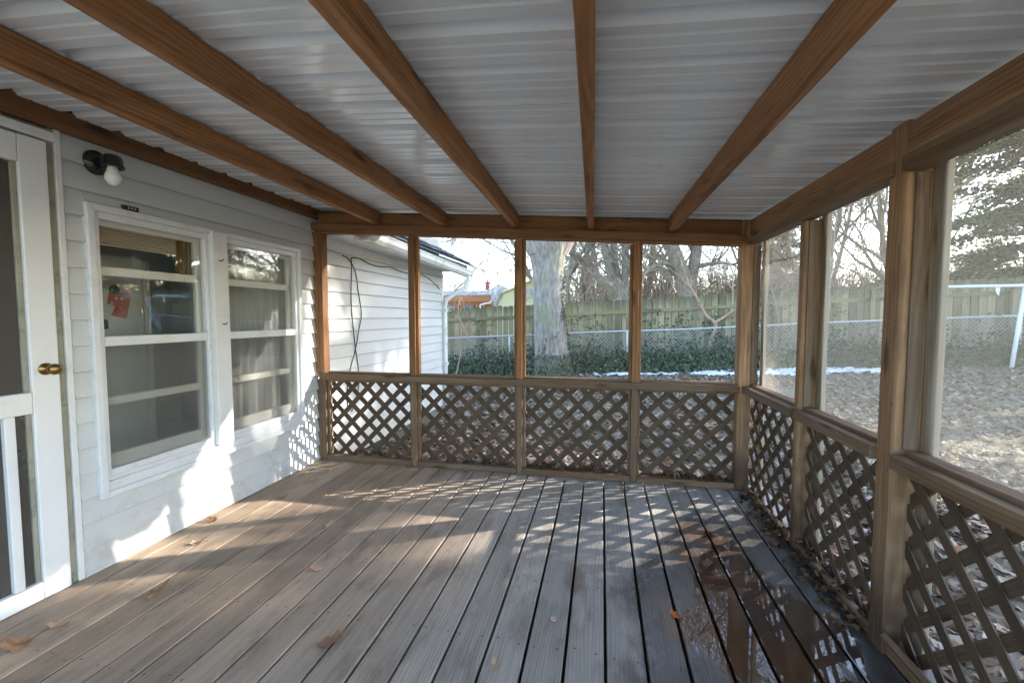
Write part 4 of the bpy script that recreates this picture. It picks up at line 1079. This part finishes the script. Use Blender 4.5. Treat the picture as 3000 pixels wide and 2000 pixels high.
for x in (1335,1393,1415,1440): nbox('post',x,x+7,893,1010,dN+.3,.12,M_OR,N)
nbox('wall',1230,1446,884,1020,dN+2.6,.2,mk_plain('porch back wall',(.30,.17,.10),.8),N)
nbox('window',1355,1388,893,912,dN+2.5,.08,M_PANE,N); nbox('window',1312,1334,893,912,dN+2.5,.08,M_PANE,N)
mb=MB()
def quad(mb,*q): mb.poly([IM(*a) for a in q])
mb=MB(); quad(mb,(1228,862,dN-.1),(1442,864,dN-.1),(1432,852,dN+3),(1228,850,dN+3)); mb.build('porch_roof',M_NROOF,N)
mb=MB(); quad(mb,(1400,868,dN+4),(1462,832,dN+4),(1545,872,dN+4),(1545,1000,dN+4),(1400,1000,dN+4)); mb.build('gable',M_NW,N)
mb=MB(); quad(mb,(1396,868,dN+3.9),(1462,829,dN+3.9),(1440,840,dN+9),(1370,866,dN+9)); mb.build('main_roof',M_NW,N)
nbox('gable_window',1455,1466,848,863,dN+3.9,.06,M_PANE,N)
nbox('chimney',1422,1433,829,850,dN+6,.5,M_BRK,N); nbox('chimney_cap',1420,1435,826,829,dN+5.95,.6,M_BRK,N); nbox('chimney_pot',1425,1430,820,826,dN+6.1,.2,M_OR,N)
mb=MB(); mb.tube([IM(1436,880,dN-.2),IM(1440,886,dN-.2),IM(1418,890,dN-.2),IM(1408,893,dN-.2),IM(1405,905,dN-.2),IM(1405,960,dN-.2)],.05,8); mb.build('downspout',M_WPIPE,N,smooth=True)
dS=20.5
SHD=empty('garden_shed',PL(.9,dS,-.4),'cream gambrel roofed garden shed partly behind the big trunk','shed')
out=[(1452,1010),(1452,900),(1467,861),(1512,843),(1556,823),(1600,843),(1645,861),(1660,900),(1660,1010)]
fr_=[IM(x,y,dS) for x,y in out]; bk=[p+Vector((-.2012,.97955,0))*3 for p in fr_]; n=len(out)
mesh_obj('wall',fr_+bk,[tuple(range(n))[::-1],tuple(range(n,2*n))]+[(i,(i+1)%n,(i+1)%n+n,i+n) for i in range(n)],M_YEL,SHD)
for i in range(1,7):
    a,c=fr_[i],fr_[i+1]; f=Vector((-.2012,.97955,0)); nn=(c-a).cross(f).normalized()*-1
    if nn.z<0: nn=-nn
    q=[a-f*.12,c-f*.12,c+f*3.1,a+f*3.1]; mesh_obj('roof_panel',[p+nn*.06 for p in q]+[p+nn*.005 for p in q],[(0,1,2,3),(7,6,5,4),(0,4,5,1),(1,5,6,2),(2,6,7,3),(3,7,4,0)],M_NROOF if i in (1,6) else M_YEL,SHD)
sw=nbox('window',1537,1568,846,862,dS-.03,.05,M_PANE,SHD)
nbox('muntin',1551,1554,846,862,dS-.06,.03,M_YEL,sw)
for y in (866,872,886): nbox('trim_board',1520,1595,y,y+2.5,dS-.05,.06,M_YEL,SHD)
nbox('door_header',1528,1590,888,892,dS-.05,.08,M_NW,SHD)

# ================================================================== SMALL THINGS ON THE DECK
def leaf_thing(x,y,size,rz,seed,label,mat,curl=.5):
    size*=.58
    rng=random.Random(seed); n=36; V=[(0,0,0)]; lob=rng.choice((5,7)); 
    def zc(px,py): return size*curl*1.7*(.55*(px/size)**2+.35*noise.noise(Vector((px*14+seed,py*14,seed))))
    rings=3
    for rg_ in range(1,rings+1):
        for k in range(n):
            a=2*math.pi*k/n; f=.52+.40*abs(math.cos(a*lob/2+.2))**1.3+.1*rng.random(); f*= (1.25 if abs(a-math.pi)>2.4 else 1)
            r=size*.5*f*rg_/rings; px,py=r*math.cos(a)*1.25,r*math.sin(a)*.85; V.append((px,py,zc(px,py)*(rg_/rings)))
    F=[(0,1+k,1+(k+1)%n) for k in range(n)]
    for rg_ in range(rings-1):
        b0=1+rg_*n; b1=b0+n; F+=[(b0+k,b1+k,b1+(k+1)%n,b0+(k+1)%n) for k in range(n)]
    zm=min(v[2] for v in V); V=[(v[0],v[1],v[2]-zm) for v in V]
    k=len(V); V+=[(-size*.5,-.0016,V[1+18][2]+.002),(-size*.5,.0016,V[1+18][2]+.002),(-size*.95,.001,.012),(-size*.95,-.001,.012)]; F.append((k,k+1,k+2,k+3))
    Mx=Matrix.Translation((x,y,.003))@Matrix.Rotation(rz,4,'Z')@Matrix.Rotation(rng.uniform(-.08,.08),4,'X')
    o=mesh_obj('dry_leaf',V,F,mat,None,Mx,True); return tag(o,label,'leaf','dry leaves on the deck')
M_LB=mk_plain('dry leaf brown',(.26,.14,.075),.7,.3,30); M_LP=mk_plain('dry leaf pink tan',(.42,.27,.19),.7,.2,30); M_LO=mk_plain('wet orange leaf',(.40,.10,.025),.4,.3,30); M_LT=mk_plain('pale dry leaf',(.40,.29,.19),.7,.25,30)
for a in ((.279,2.559,.10,.6,1,'curled orange brown leaf on the deck below the right window near the end wall',M_LB,1.1),
 (.10,2.177,.11,.2,2,'brown leaf lying against the base of the siding under the mullion',M_LB,.7),
 (.258,1.945,.105,.5,3,'folded tan leaf on the deck below the left window',M_LT,.8),
 (.837,2.272,.07,1.1,4,'tiny split leaf standing on the sunlit middle boards',M_LT,.9),
 (1.056,1.858,.10,.8,5,'pinkish oval leaf on the shaded middle boards',M_LP,.35),
 (.487,1.531,.12,.4,6,'crumpled brown leaf on the deck in front of the screen door edge',M_LB,.9),
 (.289,1.290,.105,.5,7,'pale tan leaf on the deck in the lower left foreground',M_LP,.6),
 (.281,1.170,.13,.6,8,'long rust brown leaf at the left edge of the foreground',M_LB,.8),
 (1.418,1.429,.135,.8,9,'largest dark brown lobed leaf in the central foreground',M_LB,.6),
 (2.068,1.430,.085,2.0,10,'crumpled tan leaf at the bottom edge left of the wet boards',M_LT,.8),
 (2.74,1.855,.075,2.2,11,'wet orange leaf on the dark wet boards',M_LO,.5),
 (1.365,3.322,.06,.3,12,'small curled leaf at the foot of the second lattice stud',M_LB,1.0)): leaf_thing(*a)
mb=MB(); mb.lathe([(0,.0135),(.006,.0125),(.0065,.0115),(.001,.0105),(.0008,0)],(2.243,1.728,.003),(0,0,1),18)
cap=empty('bottle_cap',(2.243,1.728,.002),'upturned metal bottle cap on the dry boards beside the wet area','bottle cap')
mb.build('shell',M_GALV,cap); mb=MB(); mb.lathe([(.0009,.0139),(.0045,.0133)],(2.243,1.728,.003),(0,0,1),18); mb.build('red_band',M_RED,cap)
M_DEB=mk_leafmat('dark debris',[(0,(.025,.018,.012)),(.6,(.07,.048,.03)),(.88,(.15,.095,.055)),(1,(.32,.11,.05))],.8,.1)
# debris against the outer wall and on the end sill
rd_=random.Random(17); pts=[]
for _ in range(420):
    y=rd_.uniform(1.9,3.25); x=XR+rx(y)+.035-abs(rd_.gauss(0,.05)); z=.004+max(0,.05-abs(x-(XR+rx(y)+.03))*.6)*rd_.random()
    pts.append((Vector((x,y,z)),Vector((0,0,1))))
for _ in range(240):
    y=rd_.uniform(1.95,2.5); x=XR+rx(y)+.05+rd_.uniform(-.02,.09); pts.append((Vector((x,y,.01+.05*rd_.random())),Vector((0,0,1))))
tag(leaves('porch_debris',M_DEB,pts,(.015,.045),rd_,.35),'wet leaf debris piled along the foot of the outer wall','leaf litter',kind='stuff')
pts=[]
for c,sg,n_ in ((2.02,.12,500),(2.33,.12,420),(3.0,.14,520),(3.25,.07,250),(1.2,.2,160),(1.55,.15,200),(.5,.2,120)):
    for _ in range(n_):
        x=c+rd_.gauss(0,sg); h=.045*math.exp(-((x-c)/sg)**2)
        if not .12<x<3.36: continue
        pts.append((Vector((x,YE+.025+rd_.gauss(0,.016),.047+h*rd_.random())),None))
tag(leaves('sill_debris',M_DEB,pts,(.012,.035),rd_,0,.3),'dark needles and leaf crumbs heaped on the end wall sill','debris',kind='stuff')
